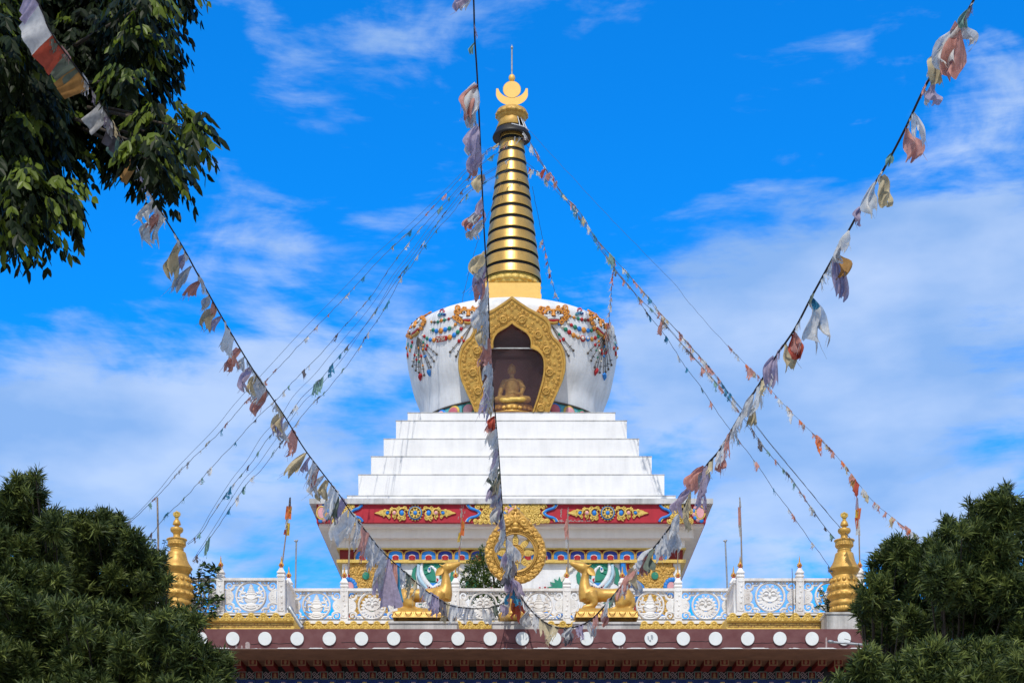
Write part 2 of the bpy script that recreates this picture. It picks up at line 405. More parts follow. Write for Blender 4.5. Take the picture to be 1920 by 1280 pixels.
# corbels
mb = MB(); sq(mb, 6.19, zat(1026.5, 6.19), zat(1007, 6.48)-.02); sq(mb, 6.48, zat(1007, 6.48)-.02, zat(986, 6.8)-.02); sq(mb, 6.80, zat(986, 6.8)-.02, zat(979, 6.97)); mb.build('corbel', M['beige'], stupa)
zr0, zr1 = zat(979, 6.97), zat(943.5, 7.1)
mb = MB(); mb.box(SX-6.86, SX+6.86, SY-6.97, SY+6.97, zr0, zr1); friz = mb.build('cornice_frieze', M['red'], stupa)
mb = MB(); sq(mb, 7.1, zr1+.0, zat(934, 7.1)); mb.build('cornice_slab', M['slab'], stupa)
Df = SY-6.97
def wheel_emblem(cx, cy):
    mb = MB()
    mb.prism(circ(cx, cy, 13.2), Df, .05, .5, 0); ringpx(mb, cx, cy, 11, 9.6, Df-.05, .05, 1, 24)
    mb.prism(circ(cx, cy, 9.4), Df-.05, .01, 0, 2)
    for i in range(8):
        an = i*math.pi/4+.4; leafpx(mb, cx+3*math.cos(an), cy+3*math.sin(an), cx+9.8*math.cos(an), cy+9.8*math.sin(an), 2.2, Df-.06, .03, 1)
    mb.ball(P(cx, cy, Df-.08), (.075, .05, .075), 10, 0)
    for i in range(16):
        an = i*math.pi/8; mb.ball(P(cx+14.2*math.cos(an), cy+14.2*math.sin(an), Df-.02), .03, 6, 1)
    for s in (-1, 1):
        f = pl(Df-.04); X = lambda d: cx+s*d
        for (d, yy, r, w, a0, hd) in ((24, 1, 11, .05, 200, 1), (39, -1, 8.5, .045, 20, -1), (52, 1, 6.5, .038, 200, 1)):
            spiral(mb, X(d), cy+yy, r, w, f, R(a0 if s > 0 else 180-a0), 1.25, hd*s, 1)
        for (d, yy, r, w, hd) in ((20, -9, 4.5, .035, 1), (22, 10, 4.5, .035, -1), (30, 10, 5, .035, 1), (32, -8, 4.5, .035, -1), (40, 7, 4.5, .03, 1), (45, -7, 4, .03, -1), (50, 7, 3.5, .03, 1), (57, -4, 3.5, .03, 1), (60, 4, 3.2, .03, 1)):
            spiral(mb, X(d), cy+yy, r, w, f, R(90*hd), 1.1, hd*s, 1)
        leafpx(mb, X(56), cy, X(77), cy+.5, 3.2, Df, .06, 1); leafpx(mb, X(56), cy+4, X(70), cy+2, 2.5, Df, .05, 1); leafpx(mb, X(56), cy-4, X(70), cy-2, 2.5, Df, .05, 1)
        mb.ball(P(X(25), cy, Df-.06), (.09, .05, .1), 8, 0); mb.ball(P(X(39), cy, Df-.06), (.075, .05, .075), 8, 3); mb.ball(P(X(52), cy, Df-.06), (.07, .05, .06), 8, 0)
    return mb.build('wheel_ornament', [M['blue'], M['goldyel'], M['black'], M['pink']], friz)
wheel_emblem(778.5, 961); wheel_emblem(1139.5, 961)
def scroll_patch(mb, x0, x1, y0, y1, fn, r0=6, w=.04, m=0, seed=1, shape=None, step=1.6):
    rr = random.Random(seed); y = y0+r0*.7; row = 0
    while y < y1:
        x = x0+r0*(.7 if row % 2 == 0 else 1.5)
        while x < x1:
            r = r0*rr.uniform(.8, 1.12)
            if shape is None or shape(x, y): spiral(mb, x, y, r, w, fn, rr.uniform(0, 6.28), rr.uniform(1.1, 1.5), rr.choice((-1, 1)), m, 5, True, 8)
            x += r0*step*rr.uniform(.95, 1.05)
        y += r0*step*.92; row += 1
def frieze_panel(xc, sides):
    mb = MB(); f = pl(Df-.04)
    def ins(x, y): return abs(x-xc) < 60+19*abs(y-961.5)/17.0-6
    if sides == 0: scroll_patch(mb, xc-78, xc+78, 946, 978, f, 6, .045, 0, 5, ins)
    elif sides > 0: scroll_patch(mb, xc-78, xc-12, 946, 978, f, 6, .045, 0, 6, ins)
    else: scroll_patch(mb, xc+12, xc+78, 946, 978, f, 6, .045, 0, 8, ins)
    for s in ((-1, 1) if sides == 0 else (-sides,)):
        for o_, w_, m_ in ((0, .052, 1), (-3.2, .032, 0), (2.8, .02, 4)):
            pts = [(xc+s*(83+o_), 946), (xc+s*(78+o_), 952), (xc+s*(66+o_), 956), (xc+s*(60+o_), 961.5), (xc+s*(66+o_), 967), (xc+s*(79+o_), 971), (xc+s*(84+o_), 977.5)]
            pxpath(mb, pts, w_, pl(Df-.03), m_, 6, 5)
    mb.prism(circ(xc, 961, 10.5, 14), Df, .06, .6, 2)
    for i in range(10):
        an = 2*math.pi*i/10; mb.ball(P(xc+13*math.cos(an), 961+13.5*math.sin(an), Df-.03), (.085, .05, .085), 8, 1 if i % 2 else 3)
    mb.prism(circ(xc, 961, 7.5, 10), Df-.06, .05, .8, 3)
    return mb.build('scroll_panel', [M['goldyel'], M['blue'], M['navy'], M['pink'], M['cream']], friz)
frieze_panel(960, 0)
def fp_corner(s):
    mb = MB(); f = pl(Df-.04)
    xe = 597 if s < 0 else 1319; sg = -s
    scroll_patch(mb, min(xe+sg*22, xe+sg*72), max(xe+sg*22, xe+sg*72), 946, 978, f, 6, .045, 0, 11+s, lambda x, y: abs(x-xe) < 60+16*abs(y-961.5)/17)
    for o_, w_, m_ in ((0, .052, 1), (-3.2, .032, 0)):
        pts = [(xe+sg*(82+o_), 946), (xe+sg*(76+o_), 952), (xe+sg*(66+o_), 956), (xe+sg*(61+o_), 961.5), (xe+sg*(67+o_), 967), (xe+sg*(78+o_), 971), (xe+sg*(83+o_), 977.5)]
        pxpath(mb, pts, w_, pl(Df-.03), m_, 6, 5)
    for i in range(8):
        an = math.pi*(-.5+i/7); mb.ball(P(xe+sg*(4+14*math.cos(an)), 961+14.5*math.sin(an), Df-.03), (.09, .05, .09), 8, 1 if i % 2 else 3)
    mb.prism(circ(xe+sg*6, 961, 8, 11), Df, .09, 1.2, 3)
    pxpath(mb, circ(xe+sg*6, 961, 9, 12, 20)+[(xe+sg*15, 961)], .03, pl(Df-.06), 0, 5, 1)
    mb.build('scroll_panel', [M['goldyel'], M['blue'], M['navy'], M['pink']], friz)
fp_corner(-1); fp_corner(1)
mb = MB(); r9 = random.Random(2)
for (xc, x_w, y0, y1, n_) in ((866, 6, 946, 978, 26), (1052, 3, 952, 978, 16), (1066, 2, 950, 978, 10)):
    for i in range(n_):
        x = xc+r9.gauss(0, x_w*.5)*(.4+.6*(i/n_)); y = r9.uniform(y0, y1); mb.tube([P(x, y, Df-.002), P(x+r9.uniform(-1, 1), min(y1, y+r9.uniform(2, 6)), Df-.002)], .011, 4)
for i in range(34):
    x = r9.uniform(1044, 1106); mb.tube([P(x, 977.5-abs(r9.gauss(0, 1.6)), Df-.002), P(x+r9.uniform(1, 4), 977.5-abs(r9.gauss(0, 1.6)), Df-.002)], .011, 4)
mb.build('flaking_paint', M['pale'], friz)
# steps
prev = zat(934, 7.1)
tops = [(5.89, 928.5), (5.52, 889), (5.10, 855), (4.67, 822), (4.25, 788), (3.845, 773)]
for i, (h, y) in enumerate(tops):
    z1 = zat(y, h); mb = MB(); sq(mb, h, prev, z1)
    mb.box(SX-h-.012, SX+h+.012, SY-h-.012, SY+h+.012, z1-.022, z1+.006, 1)     # slim capping tile
    mb.build('step', [M['step'], M['grime']], stupa); prev = z1
ZT = prev
# painted walls: corner scrolls and green birds
Dw = SY-6.05
def corner_mural(s):
    mb = MB(); X = (lambda d: 650+d) if s < 0 else (lambda d: 1264-d); f = pl(Dw-.05); sg = 1 if s < 0 else -1
    mb.prism([(X(2), 1054), (X(88), 1054), (X(92), 1062), (X(80), 1085), (X(64), 1100), (X(56), 1110), (X(75), 1135), (X(84), 1165), (X(2), 1165)], Dw, .025, 0, 2)
    for (x, y, r, w, a0, tr, hd) in ((35, 1078, 13, .075, 180, 1.2, 1), (66, 1072, 10, .06, 0, 1.2, -1), (22, 1063, 8, .05, 90, 1.2, -1), (45, 1060, 7, .05, 0, 1.3, 1), (14, 1090, 8, .05, 90, 1.2, 1), (55, 1090, 8, .055, 180, 1.2, 1),
                                 (30, 1098, 9, .055, 0, 1.2, -1), (10, 1070, 6, .045, 0, 1.2, 1), (78, 1060, 6, .045, 0, 1.2, 1), (82, 1073, 5, .04, 0, 1.1, 1), (44, 1098, 6, .045, 90, 1.2, 1), (20, 1110, 8, .05, 0, 1.2, 1), (40, 1113, 8, .05, 0, 1.2, -1),
                                 (60, 1057, 5, .04, 0, 1.2, 1), (8, 1058, 5, .04, 0, 1.2, 1), (25, 1128, 9, .05, 0, 1.2, 1), (48, 1132, 9, .05, 0, 1.2, -1), (66, 1130, 7, .05, 0, 1.2, 1), (15, 1146, 8, .05, 0, 1.2, 1), (38, 1150, 9, .05, 0, 1.2, -1), (62, 1150, 8, .05, 0, 1.2, 1)):
        spiral(mb, X(x), y, r, w, f, R(a0 if sg > 0 else 180-a0), tr, hd*sg, 0, 7)
    xs_ = sorted((X(4), X(84))); scroll_patch(mb, xs_[0], xs_[1], 1056, 1163, pl(Dw-.03), 5.5, .055, 0, 31+s, lambda x, y: abs(x-X(0)) < np.interp(y, [1054, 1070, 1085, 1100, 1110, 1135, 1165], [84, 86, 76, 60, 54, 72, 80]), 1.45)
    mb.prism(circ(X(36), 1079, 7.5, 7.5, 16), Dw-.05, .08, 1.5, 3); mb.prism(circ(X(67), 1073, 4.5, 4, 12), Dw-.05, .06, 1, 1)
    mb.prism(circ(X(46), 1149, 6, 6, 12), Dw-.05, .06, 1, 3)
    for off, wd, mm in ((0, .12, 1), (-4.5, .05, 0), (4, .03, 2)):
        pxpath(mb, [(X(96+off), 1054), (X(95+off), 1068), (X(90+off), 1080), (X(72+off), 1092), (X(60+off), 1103), (X(66+off), 1112), (X(74+off), 1122), (X(82+off), 1140), (X(84+off), 1165)], wd, pl(Dw-.04), mm, 6, 4)
    for i in range(9):
        an = -math.pi/2+math.pi*i/8; mb.ball(P(X(3+13*math.cos(an)), 1100+14*math.sin(an), Dw-.06), (.1, .06, .1), 8, 1)
    mb.prism(circ(X(6), 1100, 8, 10), Dw, .14, 1.5, 4)
    return mb.build('scroll_mural', [M['gold2'], M['blue'], M['red'], M['teal'], M['pink']], stupa)
corner_mural(-1); corner_mural(1)
def bird_mural(cx, s):
    mb = MB(); X = lambda d: cx+s*d; T, W, BL, GR, RD, CR, PB = 0, 1, 2, 3, 4, 5, 6
    f = pl(Dw-.06)
    fan = circ(X(2), 1072, 24, 24, 26); mb.prism([(x, max(y, 1054.5)) for x, y in fan], Dw, .05, .6, T)
    mb.prism([(x, y) for x, y in circ(X(2), 1072, 19, 17, 22)], Dw-.05, .03, .5, T)
    for i in range(7):
        an = R(150+i*35); pxpath(mb, [(X(2+9*math.cos(an)), 1072+9*math.sin(an)), (X(2+18*math.cos(an+.25)), 1072+16*math.sin(an+.25))], .03, pl(Dw-.09), T, 5, 3)
    pxpath(mb, [(X(-6), 1090), (X(-5), 1077), (X(0), 1066), (X(7), 1062), (X(10), 1066)], [.08, .07, .06, .06, .05], f, W, 8)      # neck
    mb.prism(circ(X(10.5), 1068.5, 3.6, 4.6, 14), Dw-.06, .06, .8, W); mb.ball(P(X(10), 1065.5, Dw-.14), .04, 6, BL)
    pxpath(mb, [(X(-27), 1056), (X(-27), 1072), (X(-22), 1085), (X(-10), 1094), (X(2), 1101)], [.05, .075, .10, .10, .07], f, W, 8)
    pxpath(mb, [(X(-22), 1056), (X(-22), 1072), (X(-17), 1083), (X(-6), 1092)], .05, pl(Dw-.12), PB, 6)
    pxpath(mb, [(X(24), 1056), (X(25), 1070), (X(20), 1085), (X(12), 1096), (X(2), 1103)], [.05, .075, .10, .10, .07], f, W, 8)
    pxpath(mb, [(X(30), 1058), (X(31), 1076), (X(25), 1090), (X(14), 1102)], .06, pl(Dw-.1), PB, 6)
    mb.prism([(X(-36), 1092), (X(-38), 1078), (X(-33), 1066), (X(-28), 1063), (X(-30), 1076), (X(-27), 1090), (X(-29), 1101)], Dw, .07, .8, T)
    mb.prism([(X(34), 1060), (X(41), 1066), (X(44), 1080), (X(42), 1098), (X(33), 1092), (X(36), 1076)], Dw, .07, .8, T)
    mb.prism([(X(-8), 1092), (X(15), 1092), (X(17), 1104), (X(3), 1110), (X(-11), 1104)], Dw-.02, .08, .8, BL)
    pxpath(mb, [(X(-9), 1101), (X(2), 1106), (X(15), 1101)], .035, pl(Dw-.11), RD, 6)
    for i in range(6): mb.ball(P(X(-8+4.4*i), 1098+(2.5-abs(2.5-i))*2, Dw-.12), .035, 6, RD if i % 2 else GR)
    mb.prism([(X(-7), 1084), (X(-3), 1083), (X(-4), 1091), (X(-8), 1093)], Dw-.1, .05, .4, RD)
    for tx in (-25, 27): leafpx(mb, X(tx-5), 1056, X(tx+5), 1056, 3, Dw, .08, T); leafpx(mb, X(tx-4), 1060, X(tx+4), 1060, 2.5, Dw, .08, T)
    mb.prism(circ(X(-28), 1100, 12, 9, 16), Dw, .05, 1, W); mb.prism(circ(X(34), 1104, 9, 10, 16), Dw, .05, 1, W)
    for k in (0, 5): pxpath(mb, [(X(-40-k), 1062+k), (X(-52-k), 1070+k), (X(-62-k*.6), 1085+k)], .055, pl(Dw-.04), CR, 6)
    lf = [(X(-60), 1105)]
    for i in range(6): lf += [(X(-66-i*4.2), 1098-(i % 2)*0-7*math.sin(i*.55)), (X(-63.5-i*4.2), 1092+abs(i-2)*2.6)]
    lf += [(X(-88), 1105)]
    mb.prism([(X(-57), 1106), (X(-58), 1094), (X(-62), 1084), (X(-66), 1088), (X(-69), 1080), (X(-72), 1088), (X(-79), 1084), (X(-77), 1092), (X(-87), 1090), (X(-81), 1098), (X(-92), 1100), (X(-84), 1106)], Dw, .08, .8, T)
    for i, (dx, dy, mm) in enumerate(((-90, 1103, RD), (-96, 1101, RD), (-101, 1104, GR), (-106, 1102, RD))): mb.ball(P(X(dx), dy, Dw-.05), .045, 6, mm)
    for k in (0, 8): 
        pxpath(mb, [(X(44), 1078+k), (X(52), 1085+k), (X(60), 1089+k)], .04, pl(Dw-.04), CR, 6)
        for i in range(6): mb.ball(P(X(58+i*4), 1088+k+i*1.4, Dw-.06), .055 if i % 2 else .04, 6, (GR, RD, BL)[i % 3])
    mb.prism(circ(X(-4), 1130, 20, 12, 18), Dw, .05, 1, T); mb.prism(circ(X(-2), 1128, 12, 8, 14), Dw-.05, .04, 1, W)
    mb.prism([(X(20), 1120), (X(32), 1126), (X(34), 1140), (X(22), 1150), (X(10), 1140)], Dw, .05, .6, T)
    pxpath(mb, [(X(-40), 1160), (X(-20), 1152), (X(10), 1156), (X(40), 1150)], .06, pl(Dw-.04), BL, 6)
    return mb.build('bird_mural', [M['teal'], M['pwhite'], M['blue'], M['black'], M['redbr'], M['cream'], M['pblue']], stupa)
bird_mural(815, -1); bird_mural(1118, 1)
mb = MB()
for xc in (700, 1214, 880, 1040): 
    pxpath(mb, [(xc-34, 1158), (xc-15, 1150), (xc, 1160), (xc+15, 1150), (xc+34, 1158)], .08, pl(Dw-.03), 0, 6)
    pxpath(mb, [(xc-34, 1154), (xc-15, 1146), (xc, 1156), (xc+15, 1146), (xc+34, 1154)], .05, pl(Dw-.03), 1, 6)
mb.build('lower_border', [M['blue'], M['gold2']], stupa)

# ---- dome
def ell(z): return 4.15*math.sqrt(max(0, 1-((z-ZE)/1.05)**2))
ZE = ZC+24.6
prof = [(3.42, ZT), (3.46, ZC+21.0), (3.52, ZC+21.37), (3.60, ZC+22.04), (3.85, ZC+22.71), (4.04, ZC+23.55), (4.13, ZC+24.15)]
prof = [tuple(q) for q in catmull(prof, 5)]
NE = 22
prof += [(4.15*math.cos(math.pi/2*i/NE), ZE+1.05*math.sin(math.pi/2*i/NE)) for i in range(NE)]+[(.02, ZE+1.05)]
PR = np.array([p[0] for p in prof]); PZ = np.array([p[1] for p in prof])
def dome_r(z):
    if z > ZE+1.05: return -1
    return float(np.interp(z, PZ, PR))
def dome_pt(px, py, off=0.0):
    """first hit of the eye ray through (px,py) with the dome; returns point and normal"""
    d = Vector(((px-CX)/F, 1, (HY-py)/F)); lo = None
    for i in range(600):
        t = 61.5+i*.012; p = Vector((d.x*t, t, ZC+d.z*t))
        if math.hypot(p.x-SX, p.y-SY) <= dome_r(p.z): lo = p; break
    if lo is None:                                   # grazing: nearest approach
        best = 1e9
        for i in range(500):
            t = 61.5+i*.015; p = Vector((d.x*t, t, ZC+d.z*t)); gsp = math.hypot(p.x-SX, p.y-SY)-max(dome_r(min(p.z, ZE+1.04)), 0)+max(0, p.z-ZE-1.04)
            if gsp < best: best, lo = gsp, p
    z = min(lo.z, ZE+1.03); r1, r2 = dome_r(z-.02), dome_r(z+.02); sl_ = (r2-r1)/.04
    rad = Vector((lo.x-SX, lo.y-SY, 0)).normalized(); nrm = Vector((rad.x, rad.y, -sl_)).normalized()
    return Vector((SX+rad.x*dome_r(z), SY+rad.y*dome_r(z), z))+nrm*off, nrm
def fr_d(py): return 62.45+(py-560)*(63.28-62.45)/(772-560)
def FR(px, py, dd=0.0): return P(px, py, fr_d(py)+dd)
OUT = [(0, 60), (60, 103), (130, 150), (200, 185), (245, 210), (280, 240), (292, 275), (294, 325), (315, 365), (345, 390), (375, 425), (397, 480), (407, 545), (403, 620), (385, 690), (350, 770), (318, 840), (296, 890), (284, 928)]
INN = [(0, 268), (30, 292), (75, 318), (110, 342), (130, 372), (140, 405), (139, 432), (137, 450), (160, 460), (190, 472), (215, 495), (232, 530), (237, 575), (235, 630), (225, 690), (207, 755), (185, 830), (168, 880), (152, 928)]
def z2p(a_): return [(960+x/4-.0, 540+y/4) for x, y in a_]
def resample(pts, n):
    pts = np.array(pts, float); d = np.r_[0, np.cumsum(np.hypot(*np.diff(pts, axis=0).T))]
    return np.stack([np.interp(np.linspace(0, d[-1], n), d, pts[:, i]) for i in (0, 1)], 1)
NRS = 60
def inside_niche(v):
    px = CX+v[0]/v[1]*F-960; py = HY-(v[2]-ZC)/v[1]*F
    if v[1] > SY-1.5: return False
    y_ = (py-540)*4; x_ = abs(px*4)
    if y_ < 240 or y_ > 1000: return False
    xi = np.interp(y_, [p[1] for p in INN], [p[0] for p in INN]) if y_ >= 268 else 0
    return x_ < xi+55 and y_ > 235
mb = MB(); mb.lathe(prof, SX, SY, 220, keep=lambda f: not all(inside_niche(v) for v in f))
dome = mb.build('dome', M['dome'], stupa)
# teal wavy line near the top and lotus band at the foot
mb = MB(); pts = []
for i in range(0, 361):
    an = 2*math.pi*i/360; r = 2.62+.05*math.sin(an*44); z = ZE+1.05*math.sqrt(1-(r/4.15)**2)
    pts.append((SX+r*math.sin(an), SY-r*math.cos(an), z+.015))
mb.tube(pts, .042, 6, 0, False); mb.build('wavy_line', M['turq'], dome)
mb = MB(); zb = ZC+21.37
mb.lathe([(3.44, ZT), (3.56, ZT+.03), (3.62, ZT+.3), (3.57, zb-.03), (3.50, zb)], SX, SY, 192, 0, keep=lambda f: not all(abs(v[0]-SX) < 1.42 and v[1] < SY for v in f))
nP = 34
for k in range(nP):
    an = 2*math.pi*(k+.5)/nP; d = Vector((math.sin(an), -math.cos(an), 0)); c = Vector((SX, SY, 0))+d*3.60
    zc_ = (ZT+zb)/2
    if abs(c.x-SX) < 1.5 and c.y < SY: continue
    for (sw, sh, mm, oo) in ((.27, .29, (1, 2, 3)[k % 3], .0), (.20, .22, 4 if k % 2 else 5, .045)):
        mb.ball(c+d*oo+Vector((0, 0, zc_+.0)), (sh, sw, .07), 14, mm, axis=d)
pts = [(SX+3.6*math.sin(R(a_)), SY-3.6*math.cos(R(a_)), zb-.02) for a_ in range(24, 337, 3)]
mb.tube(pts, .035, 6, 6, False)
mb.build('lotus_band', [M['turq'], M['goldyel'], M['teal'], M['blue'], M['pink'], M['rose'], M['chain']], dome)
# grime streaks are in the paint; jewelled garlands hang from lion masks
COLS = {'r': 'redbr', 'g': 'teal', 'b': 'blue', 'o': 'orange', 'w': 'cream', 'k': 'chain', 't': 'turq'}
def garland(name, beads):
    keys = []; mb = MB()
    for (x, y, r, c) in beads:
        k = COLS[c]
        if k not in keys: keys.append(k)
        p, n = dome_pt(x, y, .015); s = 63.5/F
        mb.ball(p, (r*s*1.3, r*s*1.25, .05), 10, keys.index(k), axis=n)
    if len(beads) > 3: keys.append('k2'); mb.tube([dome_pt(x, y, .02)[0] for x, y, _, _ in beads], .012, 5, len(keys)-1)
    return mb.build(name, [M[k if k != 'k2' else 'chain'] for k in keys], dome)
def zz(lst, ox, oy, sc_): return [(ox+x/sc_, oy+y/sc_, r, c) for x, y, r, c in lst]
A7 = 7.111
garland('bead_garland', zz([(495,310,2,'o'),(535,312,2.2,'k'),(580,310,2.6,'g'),(625,292,3,'o'),(668,285,2.6,'g'),(725,270,2.2,'r'),(785,245,2.2,'o')],740,560,A7))
garland('bead_garland', zz([(485,415,1.8,'w'),(519,418,3,'g'),(561,432,3.6,'b'),(618,428,4.4,'o'),(679,412,3.8,'b'),(733,396,3.4,'g'),(776,376,2.6,'w'),(813,345,2.6,'o'),(852,305,2.2,'b')],740,560,A7))
garland('bead_garland', zz([(378,490,1.8,'w'),(403,502,2.6,'r'),(438,531,2.8,'g'),(480,548,3.2,'b'),(528,553,3.4,'o'),(737,515,4.2,'o'),(797,485,3.8,'b'),(846,446,3.4,'g'),(889,405,3,'r'),(928,363,2.8,'w')],740,560,A7))
garland('bead_garland', zz([(240,580,2.6,'r'),(228,635,3,'g'),(210,690,2.8,'o'),(183,605,2.6,'t'),(165,655,2.6,'o'),(180,750,4,'r'),(178,780,3,'w')],740,560,A7))
garland('bead_garland', zz([(340,230,2,'o'),(397,250,2.4,'o'),(452,267,2.8,'g'),(500,278,3,'r'),(545,285,2.8,'k'),(583,285,2.4,'r'),(621,285,2,'k')],1020,560,A7))
garland('bead_garland', zz([(275,290,2,'b'),(318,325,2.4,'w'),(362,352,2.8,'r'),(410,380,3.6,'g'),(467,403,4,'b'),(526,418,4.4,'o'),(584,425,3.6,'b'),(626,424,3,'g'),(658,412,2.6,'r')],1020,560,A7))
garland('bead_garland', zz([(197,340,2.4,'b'),(240,375,2.8,'w'),(286,410,3.4,'g'),(334,448,3.6,'r'),(390,488,4,'o'),(450,507,3.8,'o'),(513,532,5,'r'),(580,535,4,'b'),(634,540,3.6,'o'),(680,525,3.2,'r'),(718,505,3,'g'),(744,475,2.8,'b')],1020,560,A7))
garland('bead_garland', zz([(925,660,3,'r'),(950,730,4,'r'),(965,770,3.4,'w'),(940,595,2.6,'t'),(955,625,2.8,'b'),(975,660,2.6,'o'),(935,500,2.4,'k')],1020,560,A7))
garland('white_eye_bead', zz([(450,505,2,'w'),(513,532,2.8,'w'),(580,535,2,'w')],1020,560,A7)).location.y -= .06
# red tablet with a meander in the left garland
mb = MB()
fnL = lambda o_: (lambda x, y, d=0: (lambda q: q[0]+q[1]*(o_+.12-d))(dome_pt(740+x/A7, 560+y/A7)))
def dpoly(mb, pts, th, m, ox=740, oy=560, sc_=A7, off=.0):
    fr_, bk = [], []
    for x, y in pts:
        p, n = dome_pt(ox+x/sc_, oy+y/sc_); fr_.append(p+n*(th+off)); bk.append(p-n*.02)
    n_ = len(pts); mb.add(fr_+bk, [tuple(range(n_))]+[(i, (i+1) % n_, n_+(i+1) % n_, n_+i) for i in range(n_)], False, m)
dpoly(mb, [(560,510),(700,495),(708,520),(700,555),(570,580),(556,550)], .06, 0)
for seg in (((575,530),(600,525),(600,550)), ((620,520),(620,555),(600,560)), ((635,510),(640,535),(665,530),(660,508)), ((680,512),(682,545),(655,550)), ((575,550),(575,570)), ((640,550),(640,562))):
    pth = [dome_pt(740+x/A7, 560+y/A7, .075)[0] for x, y in seg]; mb.tube(pth, .02, 5, 1)
mb.build('meander_tablet', [M['redbr'], M['cream']], dome)
def dspiral(mb, x, y, r, w, m, a0, hand, turns=1.2):
    path = []; N = 12
    for i in range(N+1):
        t = i/N; an = a0+hand*turns*6.283*t; rr = r*(1-t)**.8*.92+.1*r
        path.append(dome_pt(x+rr*math.cos(an), y+rr*math.sin(an), .05)[0])
    mb.tube(path, [w*(.7+.5*i/N) for i in range(N+1)], 6, m)
def mask(cx, cy, w, h, slant=0.0):
    """orange lion mask on the dome: brow, curled mane, eyes, teeth"""
    mb = MB(); X = lambda x, y: (cx+x*w, cy+y*h+slant*x*w)
    rr = random.Random(int(cx))
    for s in (-1, 1):
        for (x, y, r, hd) in ((.85, -.75, .2, 1), (.65, -.55, .2, -1), (.95, -.3, .2, 1), (.8, .0, .22, -1), (.95, .3, .2, 1), (.75, .5, .22, -1), (.55, .8, .2, 1), (.35, -.75, .16, -1)):
            px, py = X(s*x, y); dspiral(mb, px, py, r*w*1.0, .036, 0, rr.uniform(0, 6), hd*s)
        px, py = X(s*.28, -.25); p, n = dome_pt(px, py, .06); mb.ball(p, (.1, .1, .06), 10, 1, axis=n); p, n = dome_pt(px, py, .11); mb.ball(p, (.045, .045, .05), 8, 3, axis=n)
        q = [dome_pt(*X(s*a_, b_), .07)[0] for a_, b_ in ((.1, -.45), (.3, -.55), (.55, -.4), (.6, -.1))]; mb.tube(q, .06, 6, 0)
        q = [dome_pt(*X(s*a_, b_), .06)[0] for a_, b_ in ((.15, .15), (.45, .2), (.65, .05))]; mb.tube(q, .055, 6, 1)
        q = [dome_pt(*X(s*a_, b_), .06)[0] for a_, b_ in ((.5, -.6), (.65, -.3), (.55, .0))]; mb.tube(q, .035, 6, 4)
    q = [dome_pt(*X(a_, b_), .08)[0] for a_, b_ in ((0, -.6), (0, -.1), (0, .15))]; mb.tube(q, [.06, .07, .1], 7, 0)
    q = [dome_pt(*X(a_, b_), .06)[0] for a_, b_ in ((-.4, .45), (-.15, .38), (.15, .38), (.4, .45))]; mb.tube(q, .06, 6, 1)
    q = [dome_pt(*X(a_, b_), .06)[0] for a_, b_ in ((-.35, .62), (0, .7), (.35, .62))]; mb.tube(q, .05, 6, 2)
    q = [dome_pt(*X(a_, b_), .05)[0] for a_, b_ in ((-.3, .85), (0, .95), (.3, .85))]; mb.tube(q, .06, 6, 5)
    return mb.build('lion_mask', [M['orange'], M['pwhite'], M['redbr'], M['black'], M['blue'], M['gold2']], dome)
mask(782, 611, 17, 17, -.85); mask(880, 591, 25, 16, 0); mask(1036, 591, 27, 16, 0); mask(1122, 610, 17, 17, .95)
def pendant(beads, x0, y0, x1, y1, tip, ox=740):
    mb = MB(); N = 8
    path = [dome_pt(x0+(x1-x0)*i/N, y0+(y1-y0)*i/N, .03)[0] for i in range(N+1)]
    mb.tube(path, .014, 5, 0)
    for t, r, m in beads:
        p, n = dome_pt(x0+(x1-x0)*t, y0+(y1-y0)*t, .02); mb.ball(p, (r*.85, r*.85, .045), 8, m, axis=n)
    cx_, cy_ = x0+(x1-x0)*.84, y0+(y1-y0)*.84; dx, dy = (y1-y0), -(x1-x0); L = math.hypot(dx, dy); dx, dy = dx/L*2.4, dy/L*2.4
    if tip is None:
        mb.tube([dome_pt(cx_-dx, cy_-dy, .05)[0], dome_pt(cx_+dx, cy_+dy, .05)[0]], .016, 5, 0)
        p, n = dome_pt(x1, y1, .04); mb.ball(p, (.05, .05, .04), 8, 0, axis=n)
    else:
        ux, uy = (x1-x0)/math.hypot(x1-x0, y1-y0), (y1-y0)/math.hypot(x1-x0, y1-y0); Lh = 13
        hp = [dome_pt(x1+ux*Lh*t-uy*2.0*math.sin(t*2.2)*(1 if tip[1] > 0 else -1), y1+uy*Lh*t+ux*2.0*math.sin(t*2.2)*(1 if tip[1] > 0 else -1), .05)[0] for t in (0, .2, .45, .7, 1)]
        mb.tube(hp, [.06, .085, .08, .05, .008], 8, tip[0])
    mb.build('pendant', [M['chain'], M['redbr'], M['teal'], M['blue'], M['orange'], M['cream']], dome)
def fanp(ax, ay, lst):
    for (x, y, beads, tip) in lst: pendant(beads, ax, ay, x, y, tip)
fanp(784, 632, [(775, 686, [(.62, .07, 1), (.8, .04, 5)], None), (781, 694, [(.55, .05, 5), (.68, .07, 1)], None), (787, 698, [(.5, .04, 2), (.7, .05, 2)], None), (791, 701, [(.3, .07, 4), (.6, .05, 5)], (1, 1)), (797, 703, [(.5, .08, 1), (.75, .05, 4)], None),
                (806, 693, [(.35, .05, 3), (.6, .06, 3)], (3, 1)), (809, 688, [(.4, .07, 4), (.62, .04, 3)], None), (815, 677, [(.35, .06, 4), (.5, .08, 1)], None), (820, 664, [(.3, .06, 2), (.5, .08, 1)], None)])
fanp(884, 611, [(845, 660, [(.45, .07, 4), (.58, .09, 1)], None), (856, 668, [(.5, .07, 1)], None)])
fanp(1034, 611, [(1074, 657, [(.35, .07, 2), (.55, .09, 1)], None), (1065, 667, [(.5, .07, 1)], None)])
